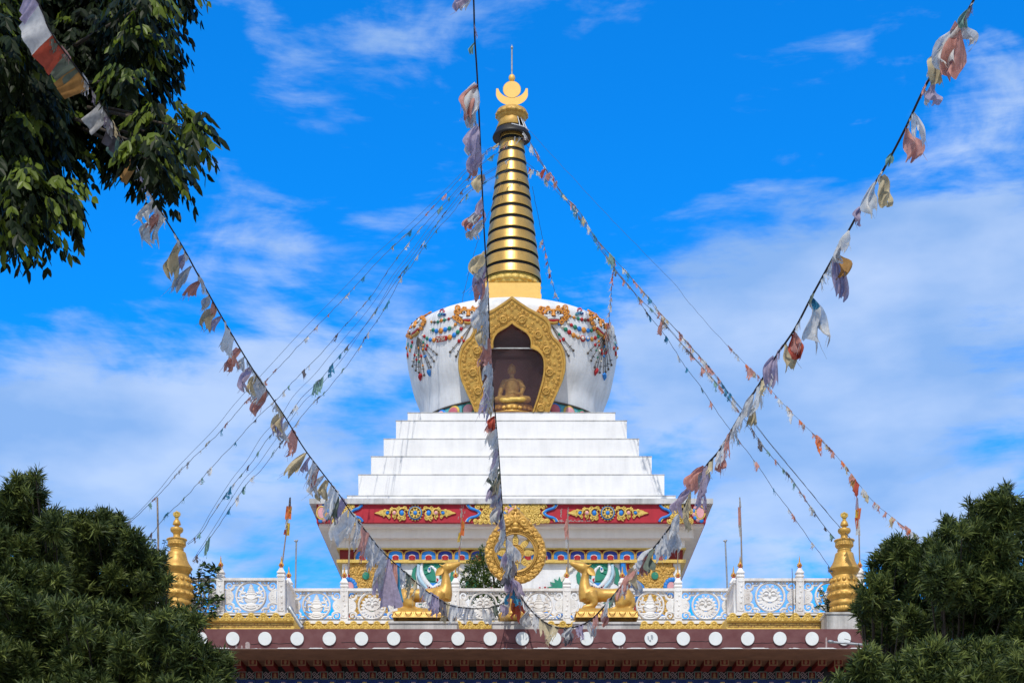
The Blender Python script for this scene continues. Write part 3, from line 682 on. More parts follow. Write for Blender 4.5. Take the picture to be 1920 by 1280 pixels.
fanp(1133, 628, [(1101, 662, [(.35, .06, 4), (.55, .08, 1)], None), (1107, 676, [(.4, .06, 1), (.6, .05, 2)], None), (1114, 688, [(.5, .07, 5), (.7, .05, 2)], None), (1118, 692, [(.45, .08, 1)], (1, 1)), (1123, 698, [(.5, .08, 1), (.7, .04, 5)], None),
                 (1130, 700, [(.3, .07, 3), (.55, .06, 3)], (3, -1)), (1134, 697, [(.5, .06, 1)], None), (1139, 692, [(.5, .08, 1)], None), (1145, 684, [(.5, .08, 1)], None)])
def lotusmark(cx, cy):
    mb = MB()
    for a_ in range(-80, 81, 27):
        p = [dome_pt(cx+math.sin(R(a_))*r_, cy-math.cos(R(a_))*r_*.6, .03)[0] for r_ in (2, 5, 9)]; mb.tube(p, [.02, .05, .01], 6, 0 if a_ % 2 else 1)
    mb.tube([dome_pt(cx+x, cy+y, .03)[0] for x, y in ((-4, -6), (-3, -10), (1, -11), (4, -8), (2, -5))], .03, 5, 2)
    mb.build('lotus_emblem', [M['navy'], M['turq'], M['rose']], dome)
lotusmark(830, 592); lotusmark(1086, 590)
# ---- golden niche frame
o1 = z2p(OUT); i1 = z2p(INN)
oL = [(1920-x, y) for x, y in o1]; iL = [(1920-x, y) for x, y in i1]
OO = resample(oL[::-1]+o1[1:], 2*NRS+1); II = resample(iL[::-1]+i1[1:], 2*NRS+1)
mb = MB(); vs = []; fs = []
cols_ = [(0, .75), (0, .0), (.03, -.06), (.10, -.06), (.13, -.02), (.5, -.03), (.87, -.02), (.91, -.07), (.98, -.07), (1, 0), (1, .55)]
for i in range(len(OO)):
    for (t, d) in cols_:
        q = OO[i]*(1-t)+II[i]*t; vs.append(FR(q[0], q[1], d))
c = len(cols_)
for i in range(len(OO)-1):
    for k in range(c-1): fs.append((i*c+k, i*c+k+1, (i+1)*c+k+1, (i+1)*c+k))
mb.add(vs, fs, False)
rr = random.Random(3)
for i in range(4, 2*NRS-3, 2):
    u = i
    for t in ((.28, .72) if i % 4 else (.26, .5, .75)):
        w_px = float(np.hypot(*(OO[i]-II[i])))
        if w_px < 14 and t != .5: continue
        q = OO[i]*(1-t)+II[i]*t
        spiral(mb, q[0], q[1], 3.8*rr.uniform(.8, 1.15), .030, lambda x, y: FR(x, y, -.028), rr.uniform(0, 6.28), rr.uniform(1.0, 1.5), rr.choice((1, -1)), None, 5, True, 8)
def med(x, y):
    for r_ in (6.0,): mb.tube([FR(x+r_*math.cos(a_*.3142*2/2), y+r_*math.sin(a_*.3142), -.06) for a_ in range(21)], .035, 6)
    for k in (-2.5, 0, 2.5): mb.tube([FR(x+k-2, y+3.5, -.07), FR(x+k+.5, y, -.08), FR(x+k+2, y-3.5, -.07)], .028, 5)
    p = FR(x, y, -.02); mb.ball(p, (.11, .06, .11), 10)
for (x, y) in ((895, 235), (1035, 235), (1158, 350), (1222, 465), (1242, 630), (1215, 770), (762, 350), (697, 465), (667, 630), (705, 770), (1175, 895), (745, 895)): med(720+x/4, 540+y/4)
mb.build('niche_frame', M['gold'], stupa)
# niche room, glass and its bar
mb = MB()
X0, X1 = Xof(896, 63.3), Xof(1023, 63.3); Y1 = 65.3; z0, z1 = ZT+.01, Zof(604, 62.8)
mb.add([(X0, 63.34, z0), (X1, 63.34, z0), (X1, Y1, z0), (X0, Y1, z0), (X0, 62.68, z1), (X1, 62.68, z1), (X1, Y1, z1), (X0, Y1, z1)], [(3, 2, 6, 7), (0, 3, 7, 4), (2, 1, 5, 6), (4, 7, 6, 5), (0, 1, 2, 3)])
mb.build('niche_room', M['maroon_in'], stupa)
gm = bpy.data.materials.new('window_glass'); gm.use_nodes = True; t = NT(gm.node_tree)
tr = t.n('ShaderNodeBsdfTransparent', i_Color=(.93, .9, .9, 1)); gl = t.n('ShaderNodeBsdfGlossy', i_Roughness=.12, i_Color=(.9, .85, .85, 1)); df = t.n('ShaderNodeBsdfDiffuse', i_Color=(.26, .17, .19, 1))
lw = t.n('ShaderNodeLayerWeight', i_Blend=.25); mx = t.n('ShaderNodeMixShader'); t.link(t.math('ADD', t.math('MULTIPLY', (lw, 1), .25), .015), mx, 0); t.link((tr, 0), mx, 1); t.link((gl, 0), mx, 2)
m2 = t.n('ShaderNodeMixShader'); nz = t.n('ShaderNodeTexNoise', i_Scale=2.0); t.link(t.math('MULTIPLY', (nz, 0), .24), m2, 0); t.link((mx, 0), m2, 1); t.link((df, 0), m2, 2)  # patchy diffuse share paints a brownish haze over the pane
oo = t.n('ShaderNodeOutputMaterial'); t.link((m2, 0), oo, 0)
mb = MB(); q = [FR(x, y, .30) for x, y in ((893, 770), (1027, 770), (1027, 600), (893, 600))]
mb.add(q+[v+Vector((0, .02, 0)) for v in q], [(0, 1, 2, 3), (7, 6, 5, 4), (0, 4, 5, 1), (1, 5, 6, 2), (2, 6, 7, 3), (3, 7, 4, 0)]); mb.build('niche_glass', gm, stupa)
mb = MB(); mb.tube([FR(918, 653, .15), FR(1000, 653, .15)], .035, 4); mb.build('glass_bar', M['steel'], stupa)
# ---- harmika and spire
def zs(py, r=0.0): return Zof(py, SY-r)
zh0, zh1 = zs(556, 1.15), zs(530, 1.12)
mb = MB(); sq(mb, 1.12, zh0+.10, zh1); sq(mb, 1.15, ZE+.85, zh0+.10); mb.build('square_base', M['goldflat'], stupa)
def petals(mb, r, z0, z1, n, m=None, dbl=True, cx=SX, cy=SY, out=.09, wf=.9):
    zc_ = (z0+z1)/2; hh = (z1-z0)/2
    for k in range(n):
        an = 2*math.pi*(k+.5)/n; d = Vector((math.sin(an), -math.cos(an), 0)); w = math.pi*r/n*wf
        mb.ball(Vector((cx, cy, zc_))+d*r, (hh, w, out), 12, m, axis=d)
        if dbl: mb.ball(Vector((cx, cy, zc_-hh*.15))+d*(r+out*.45), (hh*.62, w*.55, out), 10, m, axis=d)
zl0, zl1 = zs(531, 1.0), zs(506, 1.0)
mb = MB(); mb.lathe([(.5, zh1), (1.02, zh1+.01), (1.08, zl0+.14), (1.05, zl0+.3), (1.09, zl1-.02), (1.04, zl1+.03), (.9, zl1+.03)], SX, SY, 64)
petals(mb, 1.045, zl0+.03, zl1-.03, 22)
mb.build('lotus_ring', M['goldyel'], stupa)
gaps = [254, 277, 298, 320, 341, 361, 382, 403, 425, 446, 466, 489]
edges = [238]+gaps+[507]
def rc(py): return np.interp(py, [235, 505], [.40, 1.155])
mb = MB(); mb.lathe([(rc(507)-.06, zl1), (rc(238)-.05, zs(236))], SX, SY, 48); mb.build('spire_core', M['black'], stupa)
for i in range(13):
    ya, yb = edges[i]+(2.5 if i else 0), edges[i+1]-(2.5 if i < 12 else 0)
    ra, rb = rc(ya), rc(yb); za, zb_ = zs(ya, ra), zs(yb, rb)
    mb = MB(); mb.lathe([(rb-.09, zb_+.004), (rb-.0, zb_+.002), (rb+.011, zb_+.004)], SX, SY, 56, 1); mb.lathe([(rb+.012, zb_+.001), (rb+.018, zb_+.03), ((ra+rb)/2+.012, (za+zb_)/2), (ra+.0, za-.015), (ra-.02, za), (ra-.09, za)], SX, SY, 110, smooth=False)
    mb.build('spire_ring', [M['brass'], M['black']], stupa)
# parasol with its torn skirt
mb = MB(); zp0, zp1 = zs(243, .75), zs(211, .5)
zm = zs(229, .6)
mb.lathe([(.40, zp0+.12), (.745, zp0), (.76, zp0+.04), (.74, zp0+.10), (.62, zm-.06), (.56, zm)], SX, SY, 56, 1)
mb.lathe([(.60, zm-.02), (.62, zm), (.45, zp1), (.44, zp1+.02)], SX, SY, 40, 0, a0=R(-250), a1=R(24))
mb.lathe([(.40, zm-.3), (.30, zm+.1), (.30, zp1)], SX, SY, 20, 1)
for a_ in (30, 50, 68, 85, 100): d = Vector((math.sin(R(a_)), -math.cos(R(a_)), 0)); mb.tube([Vector((SX, SY, zp1))+d*.42, Vector((SX, SY, zm))+d*.6, Vector((SX, SY, zp0+.05))+d*.7], .018, 5, 2)
mb.tube([(SX+.28*0, SY-.72, zm-.12), (SX+.5, SY-.5, zm-.14), (SX+.66, SY-.25, zm-.16)], .02, 5, 2)
mb.build('parasol', [M['gold2'], M['black'], M['pwhite']], stupa)
mb = MB(); zq0, zq1 = zs(213, .55), zs(195, .55)
mb.lathe([(.42, zq0-.05), (.50, zq0), (.57, zq0+.1), (.60, (zq0+zq1)/2), (.58, zq1-.03), (.5, zq1+.02), (.1, zq1+.02)], SX, SY, 48)
petals(mb, .575, zq0+.04, zq1-.01, 16, out=.06)
mb.build('lotus_ring', M['gold2'], stupa)
# moon, sun, drop, rod
mb = MB(); T_ = .22
outer = [(960-29.5, 166)]+[(960+30*math.cos(R(a_)), 176+22*math.sin(R(a_))) for a_ in range(178, 0, -9)]+[(960+29.5, 166)]
inner = [(960+26*math.cos(R(a_)), 163+20.5*math.sin(R(a_))) for a_ in range(8, 175, 9)]
mb.prism(outer+inner, SY+T_/2, T_); mb.build('moon_crescent', M['goldflat'], stupa)
mb = MB(); mb.prism(circ(959.8, 168, 17, 16, 36), SY+.12, .24, .6); mb.build('sun_disc', M['goldflat'], stupa)
mb = MB(); mb.ball(P(959.8, 146.5, SY), (.13, .1, .145), 14); mb.build('drop', M['goldflat'], stupa)
mb = MB(); mb.tube([P(959.8, 142, SY), P(959.8, 93, SY)], .033, 8); mb.ball(P(959.8, 89.5, SY), (.055, .055, .075), 10); mb.tube([P(959.8, 87, SY), P(959.8, 84, SY)], .012, 6); mb.build('rod', M['steel'], stupa)

# ------------------------------------------------------------------ seated figure in the niche
BD = 64.0
bud = thing('buddha_statue', 'seated golden buddha statue behind glass in the dome niche', 'statue', tuple(P(960, 770, BD)))
def b_(x, y, dd=0.0): return P(x, y, BD+dd)
mb = MB(); s = BD/F
zz2 = lambda y: Zof(y, BD-.48)
mb.lathe([(.0, zz2(771)), (.76, zz2(771)), (.78, zz2(769)), (.70, zz2(766)), (.78, zz2(757)), (.76, zz2(754.5)), (0, zz2(754.5))], b_(960, 0).x, BD, 40)
petals(mb, .76, zz2(768), zz2(757), 22, cx=b_(960, 0).x, cy=BD, out=.05)
mb.v = [(x_, BD+(y_-BD)*.62, z_) for x_, y_, z_ in mb.v]
mb.build('lotus_seat', M['gold'], bud)
mb = MB()
mb.tube([b_(960, 757), b_(960, 748), b_(960, 736), b_(960, 726), b_(960, 717), b_(960, 710.5)], [.36, .29, .25, .285, .31, .13], 16); mb.ball(b_(948, 715.5), (.14, .13, .11), 10); mb.ball(b_(972, 715.5), (.14, .13, .11), 10)
mb.tube([b_(960, 712), b_(960, 700)], .09, 10); mb.ball(b_(959.5, 694.5, -.02), (.155, .165, .20), 16); mb.ball(b_(959.5, 697, -.17), (.03, .05, .05), 6)
for s_ in (-1, 1): mb.ball(b_(959.5+s_*7.3, 695, .0), (.02, .04, .10), 6)
# right arm (picture left) straight down to the knee, palm out
mb.tube([b_(946, 715), b_(940, 728, -.02), b_(936.5, 741, -.22), b_(935, 748, -.36)], [.12, .105, .075, .05], 10)
for k, (dx, L) in enumerate(((-2.6, 5), (-1, 6.5), (.6, 6.5), (2.2, 5.5))): mb.tube([b_(935+dx*.7, 747, -.38), b_(935+dx, 747+L, -.44)], [.022, .014], 6)
mb.tube([b_(937.5, 746, -.38), b_(940, 750, -.42)], [.022, .014], 6)
mb.ball(b_(935, 746.5, -.37), (.06, .035, .06), 8)
# left arm bent, hand in the lap
mb.tube([b_(974, 715), b_(981, 728, .0), b_(977, 739, -.22), b_(964, 737, -.42)], [.12, .11, .08, .045], 10)
mb.ball(b_(961, 736.5, -.44), (.10, .06, .035), 8)
for k in range(4): mb.tube([b_(959, 735.4+k*.8, -.45), b_(953.5, 734.6+k*.9, -.45)], [.02, .013], 6)
# crossed legs
mb.tube([b_(965, 749, 0), b_(985, 749, -.25), b_(991, 748.5, -.35), b_(975, 749, -.5), b_(955, 748, -.52)], [.16, .15, .12, .10, .06], 12)
mb.tube([b_(955, 749, 0), b_(937, 749, -.25), b_(931, 749, -.33), b_(945, 750.5, -.48), b_(965, 750.5, -.5)], [.16, .15, .12, .10, .06], 12)
mb.ball(b_(960, 751, -.25), (.58, .30, .14), 12)
fuse(mb, .020, 3, 'figure', M['goldyel'], bud)
mb = MB(); mb.ball(b_(959.5, 690, .015), (.162, .175, .135), 14); mb.ball(b_(959.5, 684.2, .02), (.065, .07, .055), 10); mb.build('hair', M['gold2'], bud)

# ================================================================== TEMPLE HALL IN FRONT
DF = 48.2
XL, XR = Xof(225, DF), Xof(1695, DF)
zf1, zf0 = Zof(1178.5, DF), Zof(1215, DF)
hall = thing('temple_hall', 'maroon-edged flat-roofed temple hall with a row of white discs under the gold trim', 'temple', (0, 52.5, 0))
mb = MB(); mb.box(XL, XR, DF, DF+.35, zf0, zf1); fascia = mb.build('fascia', M['maroon'], hall)
mb = MB(); mb.box(XL+.02, XR-.02, DF+.35, 58.6, zf0+.06, zf1-.05); mb.build('roof_slab', M['beige'], hall)
mb = MB(); mb.box(XL+.02, XR-.02, DF+.02, 50.9, zf0-.03, zf0+.0+.058-.06); mb.build('soffit', M['soffit'], hall)
mb = MB(); rr = random.Random(4)
n_ = 420; vs = []
for i in range(n_+1):
    x = XL+(XR-XL)*i/n_; hh = .028*max(.08, min(1, 1.6*math.sin(i*.37)+1.2*math.sin(i*.131+2)+rr.uniform(-.5, .6)))
    vs += [(x, DF-.006, zf0-.005), (x, DF-.006, zf0-.004+hh)]
mb.add(vs, [(2*i, 2*i+2, 2*i+3, 2*i+1) for i in range(n_)])
mb.build('chipped_edge', M['white'], hall)
k = 0
for px in [376+i*60.35 for i in range(21)]:
    mb = MB(); c = circ(px, 1196.5+.15*(k % 2), 12.7, 12.9, 40); mb.prism(c, DF, .055, .5); mb.build('disc', M['disc'], hall); k += 1
r9 = random.Random(9)
for (xa, xb, yy) in ((640, 800, 1204), (805, 905, 1202), (900, 1110, 1205), (1110, 1330, 1203), (1400, 1545, 1204), (470, 560, 1206)):
    n_ = int((xb-xa)/7); pts = []; y = yy
    for i in range(n_+1): y += r9.uniform(-1.1, 1.1)+(yy-y)*.2; pts.append(P(xa+(xb-xa)*i/n_, y, DF-.002))
    mb = MB(); mb.tube(pts, .0075, 4); mb.build('crack', M['dark'], hall)
for (xa, w_, h_) in ((441, 4, 9), (452, 3, 6), (460, 9, 13), (796, 3, 5), (1160, 3, 5), (1166, 2, 4), (1548, 3, 22), (984, 3, 4)):
    mb = MB(); pts = [(xa, 1215), (xa, 1215-h_*.8), (xa+w_*.3, 1215-h_), (xa+w_*.8, 1215-h_*.9), (xa+w_, 1215-h_*.5), (xa+w_*.9, 1215)]; mb.prism(pts, DF+.001, .004); mb.build('paint_drip', M['pale'], hall)
for (xa, ya, w_, h_) in ((1214, 1192, 3, 8), (1220, 1190, 5, 9), (1217, 1199, 4, 4)):
    mb = MB(); mb.prism([(xa, ya), (xa+w_*.6, ya-1), (xa+w_, ya+h_*.4), (xa+w_*.7, ya+h_), (xa+w_*.2, ya+h_*.8)], DF-.054, .004); mb.build('peeled_patch', M['steel'], hall)
# rafters and tile frieze under the eave
DR, DT = 49.8, 50.82
zrt = zf0-.03
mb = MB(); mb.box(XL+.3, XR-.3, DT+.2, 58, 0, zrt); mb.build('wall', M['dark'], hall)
mb = MB(); mb.box(XL+.3, XR-.3, DT+.03, DT+.2, zrt-1.9, zrt); mb.build('frieze_board', M['black'], hall)  # black colour stands in for the eave shade between the rafters
s = DR/F
for i in range(46):
    px = 291+30.5*i
    if px > 1680: break
    xc = Xof(px, DR); w = .125; za, zb_ = Zof(1232.5, DR), Zof(1247, DR)
    mb = MB(); mb.box(xc-w, xc+w, DR, DT, zb_, zrt, 0)
    for (x0, x1, y0, y1) in ((xc-w, xc-w+.03, zb_, za), (xc+w-.03, xc+w, zb_, za), (xc-w+.03, xc+w-.03, zb_, zb_+.03), (xc-w+.03, xc+w-.03, za-.03, za)): mb.box(x0, x1, DR-.02, DR-.001, y0, y1, 1)
    zc_ = (za+zb_)/2; mb.box(xc-.03, xc+.03, DR-.02, DR-.001, zc_-.07, zc_+.05, 1); mb.box(xc-.05, xc+.05, DR-.024, DR-.021, zc_-.02, zc_+.005, 1)
    mb.build('rafter_end', [M['brownred'], M['tan']], hall)
def tile_frame(mb, xc, zc_, hw, t, m): 
    for (x0, x1, y0, y1) in ((xc-hw, xc-hw+t, zc_-hw, zc_+hw), (xc+hw-t, xc+hw, zc_-hw, zc_+hw), (xc-hw+t, xc+hw-t, zc_-hw, zc_-hw+t), (xc-hw+t, xc+hw-t, zc_+hw-t, zc_+hw)): mb.box(x0, x1, DT-.04, DT+.03, y0, y1, m)
sT = DT/F; zt1 = Zof(1265.5, DT); zt2 = zt1-.49+.245; hwT = .118
tile_pink = mat('tile_line', (.50, .36, .36), .6); 
def lattice(mb, xc, zc_, hw, m):
    st = hw/3.2
    for i in range(-3, 4):
        for j in range(-3, 4):
            if (i+j) % 2 == 0:
                d = st*.95; sg = 1 if (i//1+j) % 4 < 2 else -1
                a_ = Vector((xc+i*st-d*.9, DT-.012, zc_+j*st-sg*d*.9)); b2 = Vector((xc+i*st+d*.9, DT-.012, zc_+j*st+sg*d*.9))
                if max(abs(i), abs(j)) < 3: mb.tube([a_, b2], .010, 4, m)
for i in range(40):
    px = 330+30.5*i
    if px > 1600: break
    xa, xb = Xof(px+3, DT), Xof(px+18.2, DT)
    mb = MB(); mb.box(xa-hwT, xa+hwT, DT, DT+.03, zt1-hwT, zt1+hwT, 0); tile_frame(mb, xa, zt1, hwT, .022, 1)
    mb.ball((xa, DT-.01, zt1+.01), (.05, .03, .06), 8, 2); mb.ball((xa, DT-.02, zt1+.055), (.025, .02, .03), 6, 2); mb.ball((xa, DT-.015, zt1-.055), (.075, .03, .03), 8, 2)
    mb.build('figure_tile', [M['brownred'], M['tilegreen'], M['tan']], hall)
    mb = MB(); mb.box(xb-hwT, xb+hwT, DT, DT+.03, zt1-hwT, zt1+hwT, 0); lattice(mb, xb, zt1, hwT, 1); mb.build('lattice_tile', [M['dark'], tile_pink], hall)
    mb = MB(); mb.box(xb-hwT, xb+hwT, DT, DT+.03, zt2-hwT, zt2+hwT, 0); tile_frame(mb, xb, zt2, hwT, .022, 1)
    for q in (-1, 0, 1): mb.box(xb+q*.045-.015, xb+q*.045+.015, DT-.02, DT, zt2-.05, zt2+.055, 2)
    mb.box(xb-.065, xb+.065, DT-.025, DT, zt2+.03, zt2+.05, 2)
    mb.build('script_tile', [M['navy'], M['tileblue'], M['goldyel'] if i % 2 else tile_pink], hall)
    mb = MB(); mb.box(xa-hwT, xa+hwT, DT, DT+.03, zt2-hwT, zt2+hwT, 0); lattice(mb, xa, zt2, hwT, 1); mb.build('lattice_tile', [M['navy'], M['tileblue']], hall)
# ---- golden cloud trim
DSD, DC = 49.5, 51.7
def cloud(mb, cx, y0, y1, u, D):
    """one cloud-shaped tile: three-lobed outline, two curls"""
    h = y1-y0
    pts = [(cx-u*.5, y1), (cx-u*.5, y0+h*.72), (cx-u*.42, y0+h*.55), (cx-u*.3, y0+h*.48), (cx-u*.27, y0+h*.22), (cx-u*.14, y0+h*.04), (cx, y0), (cx+u*.14, y0+h*.04), (cx+u*.27, y0+h*.22), (cx+u*.3, y0+h*.48), (cx+u*.42, y0+h*.55), (cx+u*.5, y0+h*.72), (cx+u*.5, y1)]
    mb.prism(pts, D, .10, .5); f = pl(D-.10)
    pxpath(mb, [(cx-u*.44, y1-1), (cx-u*.42, y0+h*.66), (cx-u*.22, y0+h*.5), (cx-u*.2, y0+h*.26), (cx, y0+h*.1), (cx+u*.2, y0+h*.26), (cx+u*.22, y0+h*.5), (cx+u*.42, y0+h*.66), (cx+u*.44, y1-1)], .028, f, None, 5, 3)
    for s_ in (-1, 1): spiral(mb, cx+s_*u*.2, y0+h*.70, h*.25, .03, f, R(270), 1.1, s_, None, 5, True, 8)
    pxpath(mb, [(cx-u*.1, y0+h*.45), (cx, y0+h*.3), (cx+u*.1, y0+h*.45)], .028, f, None, 5, 3)
def fret(mb, x0, x1, y0, y1, D, dark):
    x = x0; w = 12; k = 0
    while x < x1-2:
        e_ = min(x+w*1.3, x1)
        for (ya, xa_, xb_) in ((y0+1.5, x, e_-3), ((y0+y1)/2, x+4, e_), (y1-1.5, x, e_-5)):
            if xb_ > xa_: mb.tube([P(xa_, ya, D), P(xb_, ya, D)], .010, 4, dark)
        for (xa_, ya, yb) in ((x+3 if k % 2 else x+9, y0+1.5, (y0+y1)/2), (x+9 if k % 2 else x+3, (y0+y1)/2, y1-1.5)): mb.tube([P(xa_, ya, D), P(xa_, yb, D)], .010, 4, dark)
        x += w; k += 1
def side_trim(x0, x1, innerx):
    b0 = Zof(1179, DF+.3)
    mb = MB(); zt = Zof(1150, DSD); mb.box(min(Xof(x0, DSD), Xof(x1, DSD)), max(Xof(x0, DSD), Xof(x1, DSD)), DSD-.04, DC+.1, b0-.3, zt-.12, 0); tr_ = mb.build('gold_parapet', [M['goldyel']], hall)
    n = round((x1-x0)/23.3); mb = MB()
    for i in range(n): cloud(mb, x0+(i+.5)*(x1-x0)/n, 1148, 1163.5, (x1-x0)/n, DSD-.05)
    mb.box(Xof(x0, DSD), Xof(x1, DSD), DSD-.10, DSD-.04, Zof(1165.5, DSD-.1), Zof(1163.5, DSD-.1)); mb.box(Xof(x0, DSD), Xof(x1, DSD), DSD-.10, DSD-.04, Zof(1179, DSD-.1), Zof(1176, DSD-.1))
    mb.build('cloud_trim', M['goldyel'], tr_)
    mb = MB(); fret(mb, x0+2, x1-2, 1166, 1176, DSD-.045, 0); mb.build('fret_lines', M['tan'], tr_)
side_trim(250, 552, 552); side_trim(1362, 1690, 1362)
mb = MB(); mb.box(Xof(552, DC), Xof(1364, DC), DC-.04, DC+.12, zf1-.05, Zof(1163.5, DC)-.10); tr_ = mb.build('gold_parapet', [M['goldyel']], hall)
mb = MB(); x0 = 543; n = 38
for i in range(n): cloud(mb, x0+(i+.5)*21.8, 1163, 1178.5, 21.8, DC-.05)
mb.build('cloud_trim', M['goldyel'], tr_)
mb = MB(); mb.box(Xof(541, DC), Xof(1377, DC), DC-.12, DC+.12, Zof(1163.5, DC)-.10, Zof(1163, DC)+.03); mb.box(Xof(240, DSD), Xof(551, DSD), DSD-.12, DSD+.14, Zof(1151, DSD)-.05, Zof(1149.5, DSD)+.0); mb.box(Xof(1364, DSD), Xof(1690, DSD), DSD-.12, DSD+.14, Zof(1151, DSD)-.05, Zof(1149.5, DSD)+.0)
mb.build('coping', M['rail'], hall)
for px, D in ((1541, 49.15),):
    pass

# ---- pierced white balustrades
def post(par, px, D, yt, yb, w=14.6, finial=True):
    """square post with inset panel, tiered cap and small golden finial; yt is the rail top"""
    s = D/F; x = Xof(px, D); hw = w/2*s; z0, z1 = Zof(yb, D), Zof(yt+1, D)
    mb = MB(); mb.box(x-hw, x+hw, D-hw, D+hw, z0, z1)
    for a_ in (-1, 1): mb.box(x+a_*hw*.72-.012, x+a_*hw*.72+.012, D-hw-.014, D-hw+.001, z0+.06, z1-.06)
    mb.box(x-hw*.72, x+hw*.72, D-hw-.014, D-hw+.001, z1-.08, z1-.055); mb.box(x-hw*.72, x+hw*.72, D-hw-.014, D-hw+.001, z0+.055, z0+.08)
    rq = random.Random(int(px))
    for k in range(5): mb.ball((x+rq.uniform(-.3, .3)*hw, D-hw, z0+(z1-z0)*(.15+.16*k)), (.035, .02, .045), 6)
    zt = lambda d: z1+d*s
    k = math.sqrt(2)
    pr = [(7.0*k, 0), (7.3*k, .2), (7.3*k, 2.5), (8.2*k, 3.2), (8.8*k, 4.5), (8.8*k, 6), (6.9*k, 8.3), (6.5*k, 8.6), (6.5*k, 10), (8.6*k, 10.6), (8.8*k, 12.2), (7.8*k, 13.5), (6.4*k, 15), (5.5*k, 17.2), (3.8*k, 20), (3.4*k, 21.5), (.01, 21.6)]
    mb.lathe([(r*s*w/16.5, zt(d)) for r, d in pr], x, D, 4, None, R(45), R(405), False)
    po = mb.build('post', M['rail'], par)
    if finial:
        mb = MB(); c = Vector((x, D, 0)); zz_ = lambda d: zt(d)
        mb.box(x-3.1*s, x+3.1*s, D-3.1*s, D+3.1*s, zz_(21.4), zz_(23), 1)
        mb.lathe([(2.9*s, zz_(23)), (4.2*s, zz_(25)), (4.5*s, zz_(28)), (3.4*s, zz_(30.5)), (2.2*s, zz_(31.5)), (1.5*s, zz_(33)), (1.7*s, zz_(34)), (1.1*s, zz_(37)), (1.2*s, zz_(38)), (.7*s, zz_(41.5)), (.2*s, zz_(44)), (.01, zz_(44))], x, D, 12, 0)
        mb.ball((x, D-3.9*s, zz_(26.6)), (1.6*s, .8*s, 2.6*s), 8, 1)
        for a_ in (-1, 1): mb.ball((x+a_*4.2*s, D-1*s, zz_(26)), (1.1*s, 1*s, 2*s), 6, 0)
        mb.build('finial', [M['gold'], M['redbr']], po)
    return po
